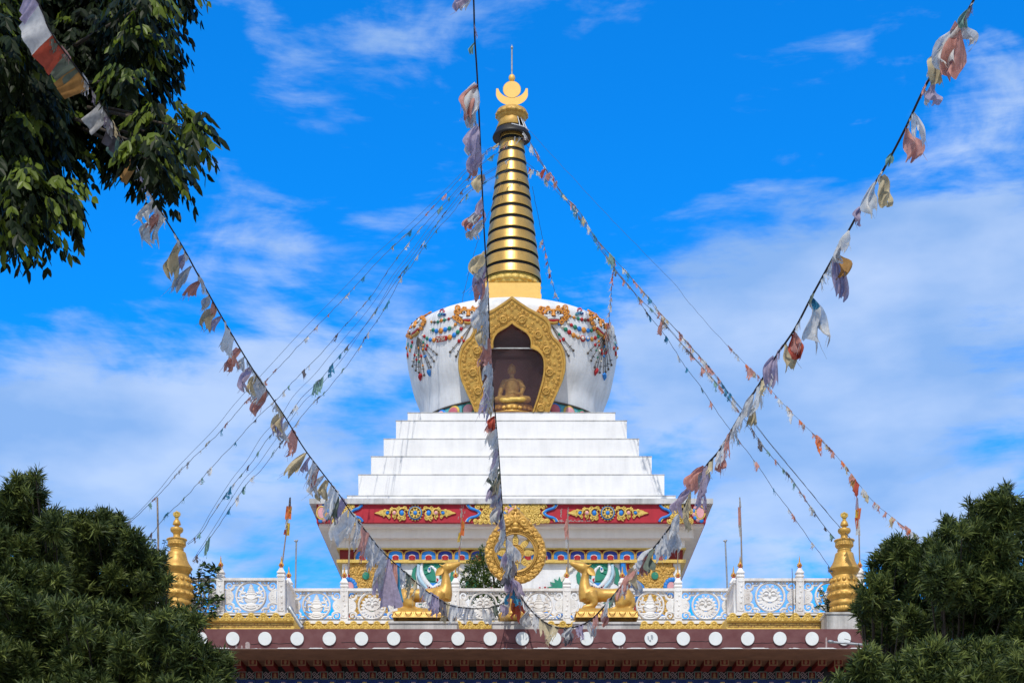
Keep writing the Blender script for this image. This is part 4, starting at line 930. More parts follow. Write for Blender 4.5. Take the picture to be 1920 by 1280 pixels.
def panel(par, cx, D, yt, kind, k=1.0, cut=None):
    """medallion panel; cx centre, yt rail top; k size factor"""
    mb = MB(); yc = yt+4.5+27.2*k; f = pl(D); fr_ = pl(D-.02)
    X = lambda d: cx+d*k; Y = lambda d: yc+d*k; s = D/F*k
    ringpx(mb, cx, yc, 27*k, 23.2*k, D+.05, .11)
    rq = random.Random(int(cx*3))
    if kind == 'vase':
        for (yy, rx, rz) in ((18, 14, 4.5), (14, 10, 3.5), (4, 12.5, 9.5), (-5, 9.5, 3.2), (-9, 7.6, 2.8), (-12.5, 5.8, 2.6), (-16, 4.4, 2.6), (-19.5, 3, 2.8)): mb.ball(P(cx, Y(yy), D+.01), (rx*s, 3.2*s, rz*s), 14)
        for s_ in (-1, 1):
            for pts in ([(14, 2), (19, -2), (17, -8), (22, -12)], [(11, -5), (15, -10), (13, -15), (18, -18)], [(13, 10), (19, 7), (23, 9)], [(10, 15), (17, 15), (21, 12)], [(8, 1), (13, 0), (16, 4), (14, 9)], [(6, 14), (11, 20), (16, 19)], [(15, -1), (19, 3), (23.5, 1)], [(9, -8), (12, -6), (17, -6), (20, -4)]):
                pxpath(mb, [(X(s_*a_), Y(b2)) for a_, b2 in pts], [1.9*s, 2.3*s, 1.3*s], fr_, None, 6, 4)
            mb.ball(P(X(s_*8.5), Y(-3.5), D-.01), (2.6*s, 2.5*s, 2.2*s), 8)
        pxpath(mb, [(X(-9), Y(1)), (X(0), Y(4.5)), (X(9), Y(1))], .9*s, pl(D-.04), None, 5, 4)
        for yy in (13, 16.5): pxpath(mb, [(X(-12), Y(yy)), (X(0), Y(yy+3.5)), (X(12), Y(yy))], .9*s, pl(D-.04), None, 5, 4)
    else:
        mb.prism([(X(a_), Y(b2)) for a_, b2 in ((-16, -2), (-9, -12), (0, -17), (9, -12), (16, -2), (12, 6), (0, 9), (-12, 6))], D+.05, .07, 1.2)
        for s_ in (-1, 1):
            mb.ball(P(X(s_*6.5), Y(-5), D-.03), (4.6*s, 2.2*s, 2.6*s), 10); mb.ball(P(X(s_*12), Y(-3), D-.01), (4*s, 2*s, 3*s), 8)
            pxpath(mb, [(X(s_*2), Y(-9)), (X(s_*7), Y(-11)), (X(s_*12), Y(-7))], 1.3*s, pl(D-.04), None, 5, 4)
            for j, (a_, b2) in enumerate(((8, -16), (14, -15), (19, -9), (22, -2), (22.5, 5), (20.5, 11))):
                leafpx(mb, X(s_*a_*.52), Y(b2*.55), X(s_*a_), Y(b2), 2.9*k, D+.04, .08)
            spiral(mb, X(s_*5), Y(-18), 3.2*k, 1.1*s, fr_, R(90), 1.1, s_, None, 5)
        mb.ball(P(cx, Y(-2), D-.04), (3*s, 2.4*s, 3*s), 8); mb.ball(P(cx, Y(-13), D-.02), (3*s, 2.2*s, 3*s), 8)
        pxpath(mb, [(X(-14), Y(0)), (X(-8), Y(6)), (X(0), Y(8)), (X(8), Y(6)), (X(14), Y(0))], 1.5*s, pl(D-.04), None, 6, 4)
        for j in range(-4, 5):
            an = R(90+j*15.5); leafpx(mb, X(10*math.cos(an)*.6), Y(5+5*math.sin(an)), X(23.5*math.cos(an)), Y(23.8*math.sin(an)+1), 2.6*k, D+.04, .09)
            mb.ball(P(X(22*math.cos(an)), Y(22.3*math.sin(an)), D-.01), (3.0*s, 2.4*s, 2.6*s), 8)
    W2 = 44.5
    for sx in (-1, 1):
        mb.prism([(X(sx*W2), Y(-13)), ]+[(X(sx*(W2-15*math.cos(R(a_)))), Y(14*math.sin(R(a_)))) for a_ in range(-60, 61, 12)]+[(X(sx*W2), Y(13))], D+.04, .07, .8)
        spiral(mb, X(sx*(W2-6.5)), Y(0), 5.5*k, .8*s, pl(D-.03), 0, 1.3, sx, None, 5)
        for sy in (-1, 1):
            # scrolls of the corner: chain of curls from post to rail
            spiral(mb, X(sx*37), Y(sy*18.5), 7.2*k, 1.9*s, f, R(90*sy), 1.15, sx*sy, None, 6)
            spiral(mb, X(sx*25.5), Y(sy*24.5), 4.6*k, 1.6*s, f, R(90*sy), 1.1, sx*sy, None, 6)
            pxpath(mb, [(X(sx*W2), Y(sy*13)), (X(sx*38), Y(sy*10.5)), (X(sx*30.5), Y(sy*14)), (X(sx*29.5), Y(sy*20)), (X(sx*22), Y(sy*20.5)), (X(sx*18), Y(sy*25))], [2.2*s, 2.4*s, 2.2*s], f, None, 6, 4)
            mb.prism([(X(sx*W2), Y(sy*27.5)), (X(sx*W2), Y(sy*20)), (X(sx*41), Y(sy*24.5)), (X(sx*33), Y(sy*25)), (X(sx*30), Y(sy*27.5))], D+.03, .06, .3)
    return mb.build('panel', M['rail'], par)
def rail_beam(par, x0, x1, D, yt, yb, t=.12):
    mb = MB(); mb.box(Xof(x0, D), Xof(x1, D), D-t, D+t, Zof(yt+4.8, D), Zof(yt, D)); mb.build('top_rail', M['rail'], par); mb = MB(); mb.box(Xof(x0, D), Xof(x1, D), D-t, D+t, Zof(yb+2.2, D), Zof(yb-.5, D)-.01); return mb.build('bottom_rail', M['rail'], par)
bal = thing('balustrade', 'white pierced balustrade behind the golden deer and wheel, on the middle of the roof', 'balustrade', (0, DC, zf1), 'roof balustrades')
for i, px in enumerate([541.6+104.2*j for j in range(9)]): post(bal, px, DC, 1103.8, 1163)
for i in range(8):
    rail_beam(bal, 541.6+104.2*i+7, 541.6+104.2*(i+1)-7, DC, 1103.8, 1161.5)
    kind = ('vase', 'face')[i % 2] if i < 4 else ('vase', 'face')[i % 2]
    panel(bal, 541.6+104.2*(i+.5), DC, 1103.8, kind)
bl = thing('balustrade', 'white pierced balustrade beside the left golden urn, above the fret-patterned gold band', 'balustrade', (Xof(470, DSD), DSD, zf1), 'roof balustrades')
for px in (527.6, 414, 300.4): post(bl, px, DSD, 1084.3, 1150)
for c_ in (470.8, 357.2): panel(bl, c_, DSD, 1084.3, 'vase', 1.08); rail_beam(bl, c_-49.5, c_+49.5, DSD, 1084.3, 1148.5)
br = thing('balustrade', 'white pierced balustrade beside the right golden urn, above the fret-patterned gold band', 'balustrade', (Xof(1450, DSD), DSD, zf1), 'roof balustrades')
for px in (1387.7, 1499, 1612): post(br, px, DSD, 1085, 1150)
for c_, kd in ((1443.4, 'face'), (1555.5, 'vase')): panel(br, c_, DSD, 1085, kd, 1.07); rail_beam(br, c_-49, c_+49, DSD, 1085, 1148.5)
for par, xx in ((bl, Xof(535.5, DSD)), (br, Xof(1380, DSD))):
    mb = MB(); zt_, zb_ = Zof(1084.5, DSD), Zof(1150, DSD)
    mb.box(xx-.06, xx+.06, DSD+.14, DC-.14, zt_-.09, zt_); mb.box(xx-.045, xx+.045, DSD+.14, DC-.14, zb_, zb_+.12)
    for j in range(6): mb.tube([(xx, DSD+.2+j*.3, zb_+.1), (xx, DSD+.32+j*.3, (zt_+zb_)/2), (xx, DSD+.2+j*.3, zt_-.08)], .05, 6)
    mb.build('return_rail', M['rail'], par)

# ---- plinths of grimy plaster
def plinth(x0, x1, y0, D, lab, depth=1.2, y1=1179):
    s = D/F; mb = MB(); xa, xb = Xof(x0, D), Xof(x1, D); z1 = Zof(y0, D); z0 = zf1-.05
    mb.box(xa, xb, D, D+depth, z0, z1-.06); mb.box(xa-.035, xb+.035, D-.035, D+depth+.035, z1-.059, z1)
    o = mb.build('plinth', M['grime']); return tag(o, lab, 'plinth', 'plinths of the roof figures')
DP = 48.5
plinth(730.5, 856.5, 1164.3, DP, 'low stained plaster plinth carrying the left golden deer')
plinth(1076, 1199.5, 1165.5, DP, 'low stained plaster plinth carrying the right golden deer')
plinth(923.5, 1010.5, 1164.8, DP, 'low stained plaster plinth under the golden wheel')
plinth(288, 369, 1145.3, DP-.1, 'square plaster plinth under the left golden urn', .9)
plinth(1550, 1632, 1147, DP-.1, 'square blotched plaster plinth under the right golden urn', .9)

# ---- kneeling deer: continuous skin
def deer(flip, lab, ox, oy):
    D = 49.1; s = D/F
    X = (lambda x: ox-(x-1136)) if flip else (lambda x: ox+(x-1136))
    q = lambda x, y, d=0.0: P(X(x), y+oy, D+d)
    root = thing('deer_statue', lab, 'statue', tuple(q(1136, 1163.5)), 'kneeling golden deer')
    mb = MB()
    mb.tube([q(1104, 1119), q(1112, 1115), q(1130, 1115.5), q(1150, 1116), q(1168, 1115), q(1178, 1117)], [.18, .24, .185, .195, .225, .14], 20, flat=1.0)   # trunk
    mb.ball(q(1106, 1116), (.29, .24, .27), 16); mb.ball(q(1170, 1117), (.26, .25, .25), 18); mb.ball(q(1174, 1124), (.20, .25, .26), 14)
    mb.tube([q(1102, 1123), q(1098, 1110), q(1096, 1098), q(1096.5, 1086), q(1098.5, 1075), q(1098, 1068)], [.25, .22, .165, .13, .115, .12], 18)
    mb.tube([q(1102, 1064), q(1094, 1064.5), q(1086, 1062), q(1078, 1058.3), q(1071.5, 1055.8), q(1069, 1055)], [.10, .165, .14, .092, .062, .045], 14)
    mb.ball(q(1094, 1064.5), (.145, .12, .12), 12)
    for sd in (-1, 1):
        mb.tube([q(1101, 1060.5, sd*.07), q(1105, 1060.2, sd*.09), q(1109.5, 1056.2, sd*.12)], [.05, .036, .012], 8)
        mb.ball(q(1088.5, 1060, sd*.105), (.04, .025, .03), 8)
        # front leg: shoulder, elbow on the ground line, shank folded back
        yy = sd*.19
        mb.tube([q(1108, 1112, yy*.8), q(1112, 1122, yy*1.1), q(1115, 1131, yy*1.15), q(1110, 1135.5, yy*1.15), q(1098, 1137.5, yy*1.15), q(1093.5, 1139, yy*1.15)], [.20, .155, .10, .085, .075, .07], 12)
        mb.tube([q(1093.5, 1138, yy*1.15), q(1095, 1142.5, yy*1.15), q(1106, 1143.2, yy*1.15), q(1118, 1142.6, yy*1.15), q(1125, 1142.8, yy*1.15)], [.07, .058, .05, .048, .06], 10)
        # hind leg
        mb.tube([q(1172, 1116, yy*.7), q(1172, 1128, yy*1.1), q(1163, 1133, yy*1.25), q(1154, 1134.5, yy*1.3)], [.26, .23, .15, .085], 12)
        mb.tube([q(1183, 1122, yy*.9), q(1184, 1135, yy*1.1), q(1181, 1141.5, yy*1.2), q(1168, 1140.5, yy*1.35), q(1152, 1140.8, yy*1.35), q(1142, 1143, yy*1.35)], [.14, .10, .085, .075, .06, .06], 10)
    mb.tube([q(1183, 1116), q(1188, 1116), q(1192, 1117.5)], [.07, .045, .012], 8)
    fuse(mb, .026, 4, 'body', M['gold'], root)
    for sd in (-1, 1):
        mb = MB(); base = q(1102, 1065, sd*.08); tip = q(1116, 1078.5, sd*.24); mid = base.lerp(tip, .5)+Vector((0, 0, .03))
        ax = (tip-base).normalized(); up_ = Vector((0, sd, .0)).cross(ax).normalized(); vs = []; fs = []
        for i in range(7):
            t = i/6; c_ = base.lerp(tip, t); w = .105*math.sin(math.pi*min(1, .12+t*.9))**.8*(1-t*.2)+.004
            for j in range(5):
                a_ = (j/4-.5)*2; vs.append(c_+up_*w*a_+Vector((0, sd, 0))*(.045*(a_*a_)*(1-t)+.0))
        for i in range(6):
            for j in range(4): fs.append((i*5+j, i*5+j+1, i*5+j+6, i*5+j+5))
        n_ = len(vs); vs += [v-Vector((0, sd*.018, 0)) for v in vs]; fs += [tuple(n_+k2 for k2 in f_[::-1]) for f_ in fs]
        mb.add(vs, fs, True); mb.build('ear', M['gold'], root)
    # lotus base
    mb = MB(); zt_, zm_, zb_ = q(0, 1145).z, q(0, 1150).z, q(0, 1163.5).z; x0, x1 = 1085.5, 1187
    xs = sorted((X(x0), X(x1))); mb.box(Xof(xs[0], D-.36), Xof(xs[1], D-.36), D-.4, D+.42, zm_, zt_)
    xa, xb = Xof(xs[0], D)-.0, Xof(xs[1], D); n = 22; ring = []
    lay = [(0.0, zm_), (.05, zm_-.04), (.10, zb_+.04), (.11, zb_)]
    vs = []
    for o_, z_ in lay: vs += [(xa-o_, D-.42-o_, z_), (xb+o_, D-.42-o_, z_), (xb+o_, D+.42+o_, z_), (xa-o_, D+.42+o_, z_)]
    mb.add(vs, [(i*4+j, i*4+(j+1) % 4, (i+1)*4+(j+1) % 4, (i+1)*4+j) for i in range(3) for j in range(4)]+[(0, 1, 2, 3)])
    npet = 6; Wd = (xb-xa+.2)/npet
    def pet(cx_, cy_, w, hx, dirv):
        for sc_, oo_ in ((1, .0), (.62, .03)):
            d = Vector(dirv); sd_ = Vector((-d.y, d.x, 0)); pts = []
            for a_ in range(0, 181, 15): pts.append(Vector((cx_, cy_, 0))+sd_*(w*.5*sc_*math.cos(R(a_)))+Vector((0, 0, zm_-.02-(zm_-zb_-.04)*(math.sin(R(a_))**.7)*sc_))+d*(.10+oo_-.06*(1-math.sin(R(a_)))))
            mb.tube(pts, .014, 6)
    for i in range(npet): pet(xa-.1+Wd*(i+.5), D-.42, Wd, 0, (0, -1, 0))
    for sx in (-1, 1):
        for i in range(5): pet((xb if sx > 0 else xa), D-.42+.84*(i+.5)/5, .84/5*1.05, 0, (sx, 0, 0))
    mb.build('lotus_base', M['gold'], root)
    return root
deer(False, 'golden kneeling deer facing left, raising its head to the right of the wheel', 1136, 0)
deer(True, 'golden kneeling deer facing right, raising its head to the left of the wheel', 796.5, 0)

# ---- dharma wheel
DWH = 49.1
wh = thing('dharma_wheel', 'big golden eight-spoked wheel in a flame-pointed carved surround between two deer', 'statue', tuple(P(966, 1164, DWH)))
wc = (966.5, 1036.5)
def wout(an):
    """outline radius of the pointed surround, an measured from straight up"""
    a_ = abs((an+math.pi) % (2*math.pi)-math.pi)/math.pi*180
    return float(np.interp(a_, [0, 4, 10, 18, 26, 36, 50, 70, 90, 120, 150, 180], [86, 83, 76, 70, 65.5, 61.5, 58.8, 58, 58, 58.4, 58.8, 59]))
mb = MB(); vs = []; fs = []; NN = 96; Y0 = DWH
prof_ = [(1, .12), (1, -.05), (.985, -.12), (.9, -.17), (.5, -.19), (.12, -.16), (0.04, -.12), (0, -.05), (0, .12)]
for i in range(NN):
    an = 2*math.pi*i/NN; ro = wout(an)*(1+.008*math.sin(an*36)); ri = 43
    for t, d in prof_:
        r_ = ri+(ro-ri)*t; vs.append(P(wc[0]+r_*math.sin(an), wc[1]-r_*math.cos(an), Y0+d))
q_ = len(prof_)
for i in range(NN):
    j = (i+1) % NN
    for c_ in range(q_): c2 = (c_+1) % q_; fs.append((i*q_+c_, j*q_+c_, j*q_+c2, i*q_+c2))
mb.add(vs, fs, True)
fW = pl(Y0-.185); rr = random.Random(12)
for i in range(26):
    an = 2*math.pi*(i+.5)/26; rm = (43+wout(an))/2; sg = 1 if an < math.pi else -1
    spiral(mb, wc[0]+rm*math.sin(an), wc[1]-rm*math.cos(an), 5.2, .045, fW, rr.uniform(0, 6), 1.3, sg, None, 6)
    an2 = an+.12
    for rr_ in (46.5, wout(an2)-3.5): spiral(mb, wc[0]+rr_*math.sin(an2), wc[1]-rr_*math.cos(an2), 2.8, .035, fW, rr.uniform(0, 6), 1.1, -sg, None, 5)
for s_ in (-1, 1):
    spiral(mb, wc[0]+s_*15, 979, 9, .06, fW, R(200 if s_ > 0 else -20), 1.4, s_, None, 7); spiral(mb, wc[0]+s_*6, 969, 4, .04, fW, 0, 1.2, -s_, None, 6); spiral(mb, wc[0]+s_*4.5, 961, 3, .035, fW, 0, 1.2, s_, None, 6); spiral(mb, wc[0]+s_*20, 968+7, 4, .04, fW, 0, 1.2, s_, None, 6)
    mb.ball(P(wc[0]+s_*47, 1036, Y0-.19), (.07, .05, .07), 8); mb.ball(P(wc[0]+s_*53.5, 1033, Y0-.19), (.08, .06, .08), 8); mb.ball(P(wc[0]+s_*51, 1042, Y0-.19), (.08, .06, .08), 8)
mb.ball(P(wc[0], 983, Y0-.2), (.09, .05, .08), 8); mb.ball(P(wc[0], 990, Y0-.2), (.13, .05, .06), 8); mb.ball(P(wc[0], 953, Y0-.16), (.05, .05, .1), 8)
mb.build('surround', M['gold'], wh)
mb = MB(); ringpx(mb, *wc, 43.6, 35, Y0+.1, .26, None, 64)
ringpx(mb, *wc, 43.8, 42.2, Y0-.14, .05, None, 64); ringpx(mb, *wc, 37.5, 35.2, Y0-.14, .05, None, 64)
for i in range(72):
    an = i*math.pi/36; mb.ball(P(wc[0]+39.9*math.cos(an), wc[1]+39.9*math.sin(an), Y0-.165), .020, 6)
mb.build('rim', M['gold2'], wh)
for i in range(8):
    an = i*math.pi/4+math.pi/2; mb = MB(); c_, s_ = math.cos(an), math.sin(an)
    pts = [(15, -3.5), (18, -5.4), (23, -6.2), (28, -5.6), (33, -3.2), (36, -2.8)]; pts = pts+[(a_, -b2) for a_, b2 in pts[::-1]]
    mb.prism([(wc[0]+a_*c_-b2*s_, wc[1]+a_*s_+b2*c_) for a_, b2 in pts], Y0+.06, .16, .9)
    for k2, a_ in enumerate((20, 24, 28)):
        u0 = (wc[0]+a_*c_-2.6*s_, wc[1]+a_*s_+2.6*c_); u1 = (wc[0]+(a_+1.5)*c_+2.6*s_, wc[1]+(a_+1.5)*s_-2.6*c_); mb.tube([P(*u0, Y0-.105), P(*u1, Y0-.105)], .016, 5)
    mb.build('spoke', M['goldyel'], wh)
mb = MB(); mb.prism(circ(*wc, 16.8, 16.8, 40), Y0+.08, .20, 1.0); ringpx(mb, *wc, 16.5, 14.8, Y0-.1, .05, None, 40); ringpx(mb, *wc, 10.6, 9.2, Y0-.1, .06, None, 32)
for i in range(24):
    an = i*math.pi/12; mb.tube([P(wc[0]+11*math.cos(an), wc[1]+11*math.sin(an), Y0-.13), P(wc[0]+14.6*math.cos(an), wc[1]+14.6*math.sin(an), Y0-.13)], .016, 5)
for k2 in (0, 1): pxpath(mb, [(wc[0], wc[1]), (wc[0]+(4 if k2 else -4), wc[1]-(3.5 if k2 else -3.5)), (wc[0]+(1 if k2 else -1), wc[1]-(7.5 if k2 else -7.5)), (wc[0]-(6 if k2 else -6), wc[1]-(4.5 if k2 else -4.5))], [.04, .06, .04, .02], pl(Y0-.13), None, 7)
mb.build('hub', M['gold'], wh)
mb = MB(); zt_ = lambda y: Zof(y, Y0); s = Y0/F; xw = Xof(964, Y0)
mb.lathe([(13*s, zt_(1090)), (13.5*s, zt_(1096)), (11*s, zt_(1102)), (12.8*s, zt_(1107)), (12.5*s, zt_(1113)), (9*s, zt_(1118)), (12*s, zt_(1128)), (14*s, zt_(1134)), (11*s, zt_(1138)), (18*s, zt_(1143)), (24*s, zt_(1146)), (25*s, zt_(1150)), (29.5*s, zt_(1155)), (30.5*s, zt_(1161)), (29*s, zt_(1164.8)), (0.01, zt_(1164.8))], xw, Y0, 40)
for k2 in range(14):
    an = 2*math.pi*(k2+.5)/14; d = Vector((math.sin(an), -math.cos(an), 0)); mb.ball(Vector((xw, Y0, zt_(1155)))+d*27*s, (7*s, 6*s, 3.5*s), 10, None, axis=d)
mb.build('pedestal', M['gold'], wh)

# ---- golden urns
def urn(px, lab, flipy=0):
    D = 49.0; s = D/F; x = Xof(px, D)
    oy = 0 if px < 900 else 1.8
    z = lambda y: Zof(y+oy, D)
    r = thing('golden_urn', lab, 'urn', (x, D, z(1145)), 'golden roof urns')
    mb = MB()
    pr = [(0.01, 1145), (26, 1145), (27.5, 1142.5), (26.5, 1139), (24.5, 1136), (27, 1134.5), (28.5, 1131.5), (27.5, 1128), (25, 1126), (25, 1123), (27, 1122), (29.5, 1116), (29.5, 1110), (27, 1108), (29, 1106), (30.8, 1101), (30.2, 1097), (27, 1094.5), (26, 1092), (26, 1086), (24, 1085), (24, 1081), (22.5, 1080), (22, 1077), (24, 1076), (24, 1074), (25.5, 1073), (29, 1067), (29.8, 1066), (29.3, 1064.5), (24, 1057), (20.5, 1050), (18.5, 1042), (17.3, 1036.5), (15.5, 1034.5), (13, 1034), (12.5, 1031), (13.6, 1030), (12.5, 1028), (12.2, 1026.5), (15, 1025), (17, 1019), (17.5, 1015), (16.8, 1014), (18.6, 1013), (18.3, 1010.5), (13, 1009), (7.6, 1008.2), (6.6, 1004), (7, 1000), (11.5, 996), (12.4, 992.5), (11.5, 989.5), (9.5, 988.5), (4.6, 988), (4.2, 984.5), (7.5, 983.5), (7.8, 982.5), (6.6, 978), (4.5, 974.5), (2.8, 972.5), (0.01, 972)]
    # thin the radius slightly so the silhouette matches at the near depth
    mb.lathe([(a_*s*.985, z(b2)) for a_, b2 in pr], x, D, 56)
    def ringb(y0, y1, rr_, n, out_, wf=.9):
        for k2 in range(n):
            an = 2*math.pi*(k2+.5)/n; d = Vector((math.sin(an), -math.cos(an), 0)); mb.ball(Vector((x, D, (z(y0)+z(y1))/2))+d*rr_*s, ((z(y0)-z(y1))/2, math.pi*rr_*s/n*wf, out_*s), 12, None, axis=d)
    ringb(1109, 1121, 28, 16, 3); ringb(1112, 1119, 30, 16, 2.4, .5); ringb(1095, 1106, 28.6, 16, 3.6, .85); ringb(1083, 1092, 25, 16, 2.6); ringb(1086, 1091, 26.6, 16, 2.2, .5)
    ringb(1138, 1145, 25, 14, 3); ringb(1016, 1025, 15.2, 14, 2.2); ringb(1009.5, 1013.5, 17.8, 26, 1.5, .7)
    mb.build('body', M['gold'], r)
    mb = MB(); yy = lambda y: y+oy
    mb.prism([(px-3, yy(973)), (px-4, yy(969.5)), (px-7, yy(966)), (px-7.4, yy(962)), (px-5.5, yy(959.5)), (px-2, yy(958.3)), (px, yy(956.6)), (px+2, yy(958.3)), (px+5.5, yy(959.5)), (px+7.4, yy(962)), (px+7, yy(966)), (px+4, yy(969.5)), (px+3, yy(973))], D+.06, .12, .8)
    ringpx(mb, px, yy(964), 5, 3.8, D-.06, .03, None, 16)
    for a_ in range(0, 180, 45): mb.tube([P(px-3.6*math.cos(R(a_)), yy(964)-3.6*math.sin(R(a_)), D-.07), P(px+3.6*math.cos(R(a_)), yy(964)+3.6*math.sin(R(a_)), D-.07)], .014, 5)
    mb.build('emblem', M['goldyel'], r)
urn(331.5, 'tall golden urn-shaped finial on the left, half hidden by dark green tree')
urn(1583, 'tall golden urn-shaped finial on the right, beside the dark green trees')

# ================================================================== VEGETATION
def leafmat(name, c1, c2, trans=.25, rough=.45, spec=.5):
    m = mat(name, c1, rough, 0, .1, 1.7, c2=c2, spec=spec, trans=trans, det=3); return m
M['needle'] = leafmat('needle_dark', (.055, .082, .022), (.028, .047, .014), .12, .5, .25)
M['needle2'] = leafmat('needle_lit', (.165, .20, .045), (.09, .125, .028), .22, .5, .3)  # paler needle tone stands in for sunlit tips
M['leafd'] = leafmat('broad_leaf', (.013, .023, .006), (.006, .011, .003), .05, .45, .12)  # near-black tone carries the shade inside the broadleaf crown
M['leafl'] = leafmat('broad_leaf_lit', (.14, .19, .015), (.08, .12, .012), .3, .42, .3)  # yellow-green copy of the same leaf, coloured as if sunlit
M['bushl'] = leafmat('bush_leaf', (.07, .13, .02), (.04, .08, .015), .25)
M['bushy'] = leafmat('bush_leaf_young', (.16, .20, .03), (.10, .14, .02), .3)
rng = np.random.default_rng(11)
def unit(v): return v/np.maximum(np.linalg.norm(v, axis=-1, keepdims=True), 1e-9)
def needle_tree(name, label, clumps, base, dens=1.0, seed=1, group=None, lightfrac=.45):
    """clumps: (px, py, radius px, depth). Whorls of narrow leaves at the ends of twigs spread through each clump"""
    r = np.random.default_rng(seed); root = thing(name, label, 'tree', base, group)
    q0 = random.Random(seed*7)
    clumps = list(clumps)
    for (px, py, rp, d) in list(clumps):
        for k in range(3):
            an = q0.uniform(-2.9, -.25) if k < 2 else q0.uniform(-3.14, 3.14); rs = rp*q0.uniform(.28, .42)
            clumps.append((px+math.cos(an)*rp*q0.uniform(.85, 1.05), py+math.sin(an)*rp*q0.uniform(.85, 1.05), rs, d-q0.uniform(-.1, .35)))
    O, Ax, Sz = [], [], []; limbs = MB(); b0 = Vector(base)
    top = max(P(x, y, d).z for x, y, q_, d in clumps)
    tx = sum(P(x, y, d).x for x, y, q_, d in clumps)/len(clumps); ty = sum(d for *_, d in clumps)/len(clumps)
    ty += .9; b0.y = ty; root.location.y = ty; tr_ = [b0, b0.lerp(Vector((tx, ty, top*.45)), .5)+Vector((.1, 0, 0)), Vector((tx, ty, top*.5)), Vector((tx, ty, top*.72))]
    tk = MB(); tk.tube([tuple(q[:]) for q in catmull([list(v) for v in tr_], 4)], list(np.linspace(.22, .04, 13)), 9); tk.build('trunk', M['bark'], root)
    for (px, py, rp, d) in clumps:
        c = P(px, py, d); R_ = rp*d/F
        st = tr_[1].lerp(tr_[3], min(1, max(0, (c.z-tr_[1].z)/(tr_[3].z-tr_[1].z)))*.7); mid = st.lerp(c, .5)+Vector((0, .5, -.1*R_))
        limbs.tube([st, mid, c+Vector((0, .1, 0))], [.03, .018, .005], 5)
        n = int(480*dens*(R_/.45)**2)
        dr = unit(r.normal(size=(n, 3))*np.array([1, 1, 1.0])); rad = r.uniform(.45, 1.0, (n, 1))**.5*np.where(r.uniform(size=(n, 1)) < .07, 1.22, 1.0)
        lump = .94+.20*np.sin(dr[:, :1]*5+px)*np.cos(dr[:, 2:]*6+py)
        pos = np.array(c[:])+dr*rad*R_*lump*np.array([1.05, 1.25, .92])
        ax = unit(dr*.75+np.array([0, -.12, .62])+r.normal(size=(n, 3))*.28)
        O.append(pos); Ax.append(ax); Sz.append(np.clip(r.normal(1, .16, n), .6, 1.4))
    limbs.build('limb', M['bark'], root)
    O = np.concatenate(O); Ax = np.concatenate(Ax); Sz = np.concatenate(Sz); n = len(O); K = 15
    e1 = unit(np.cross(Ax, np.array([.3, .2, 1.0]))); e2 = np.cross(Ax, e1)
    ph = r.uniform(0, 6.28, (n, K)); tilt = r.uniform(.2, 1.25, (n, K)); L = .122*Sz[:, None]*r.uniform(.75, 1.15, (n, K))
    D_ = Ax[:, None]*np.cos(tilt)[..., None]+(e1[:, None]*np.cos(ph)[..., None]+e2[:, None]*np.sin(ph)[..., None])*np.sin(tilt)[..., None]
    sd_ = unit(np.cross(D_, Ax[:, None]+r.normal(size=(n, K, 3))*.3)); w = .0084
    bs = O[:, None]-Ax[:, None]*r.uniform(0, .10, (n, K))[..., None]
    md = bs+D_*L[..., None]*.5+Ax[:, None]*.006; tp = bs+D_*L[..., None]+np.array([0, 0, -.010])
    V = np.stack([bs, md-sd_*w, tp, md+sd_*w], 2).reshape(-1, 3)
    Fq = np.arange(len(V)).reshape(-1, 4)
    rose_light = (r.uniform(size=n) < lightfrac)  # share of whorls given the sunlit tone
    mi = np.repeat(rose_light.astype(int), K); mi = np.where(r.uniform(size=len(mi)) < .12, 1-mi, mi)
    npmesh('crown', V, Fq, [M['needle'], M['needle2']], root, mi)
    return root
def C(lst, d, jit=.5, seed=0):
    q = random.Random(seed); return [(x, y, r_, d+q.uniform(-jit, jit)) for x, y, r_ in lst]
def fill(poly, r0, d, seed, step=.85, jit=.6):
    """clump centres covering a photo outline, so the crown's edge follows it with bumps"""
    q = random.Random(seed); out = []
    xs = [p[0] for p in poly]; ys = [p[1] for p in poly]; y = min(ys)
    def ins(x, y):
        c = False; n = len(poly)
        for i in range(n):
            (x1, y1), (x2, y2) = poly[i], poly[i-1]
            if (y1 > y) != (y2 > y) and x < (x2-x1)*(y-y1)/(y2-y1)+x1: c = not c
        return c
    while y < max(ys):
        x = min(xs)
        while x < max(xs):
            xx, yy = x+q.uniform(-.3, .3)*r0, y+q.uniform(-.3, .3)*r0
            if ins(xx, yy): out.append((xx, yy, r0*q.uniform(.75, 1.15), d+q.uniform(-jit, jit)))
            x += r0*step*1.25
        y += r0*step*1.1
    return out
TD = 20.0
def gx(px, d): return Xof(px, d)
# left side: three yellow-wood trees
c1 = C([(66, 893, 11), (60, 903, 15), (48, 915, 20), (28, 925, 26), (62, 932, 20), (20, 960, 34), (66, 965, 28), (40, 1000, 42), (100, 990, 26), (10, 1040, 45), (75, 1045, 45), (-20, 980, 40), (-30, 1060, 50), (60, 1100, 50), (0, 1120, 50)], 19.0, .4, 1)
needle_tree('yellow_wood_tree', 'narrow-leaved tree with the taller pointed top at the far left edge', c1, (gx(20, 19), 19.0, 0), 1.0, 1, 'narrow-leaved trees by the hall', .38)
c2 = C([(118, 985, 26), (108, 1010, 30), (150, 1000, 30), (178, 990, 32), (210, 985, 26), (150, 1035, 40), (215, 1020, 38), (252, 1040, 36), (190, 1070, 45), (270, 1075, 34), (285, 1060, 26), (120, 1080, 45), (240, 1110, 45), (290, 1095, 26), (165, 1120, 50), (100, 1140, 45), (275, 1140, 42), (225, 1160, 45), (150, 1180, 45)], 20.6, .5, 2)
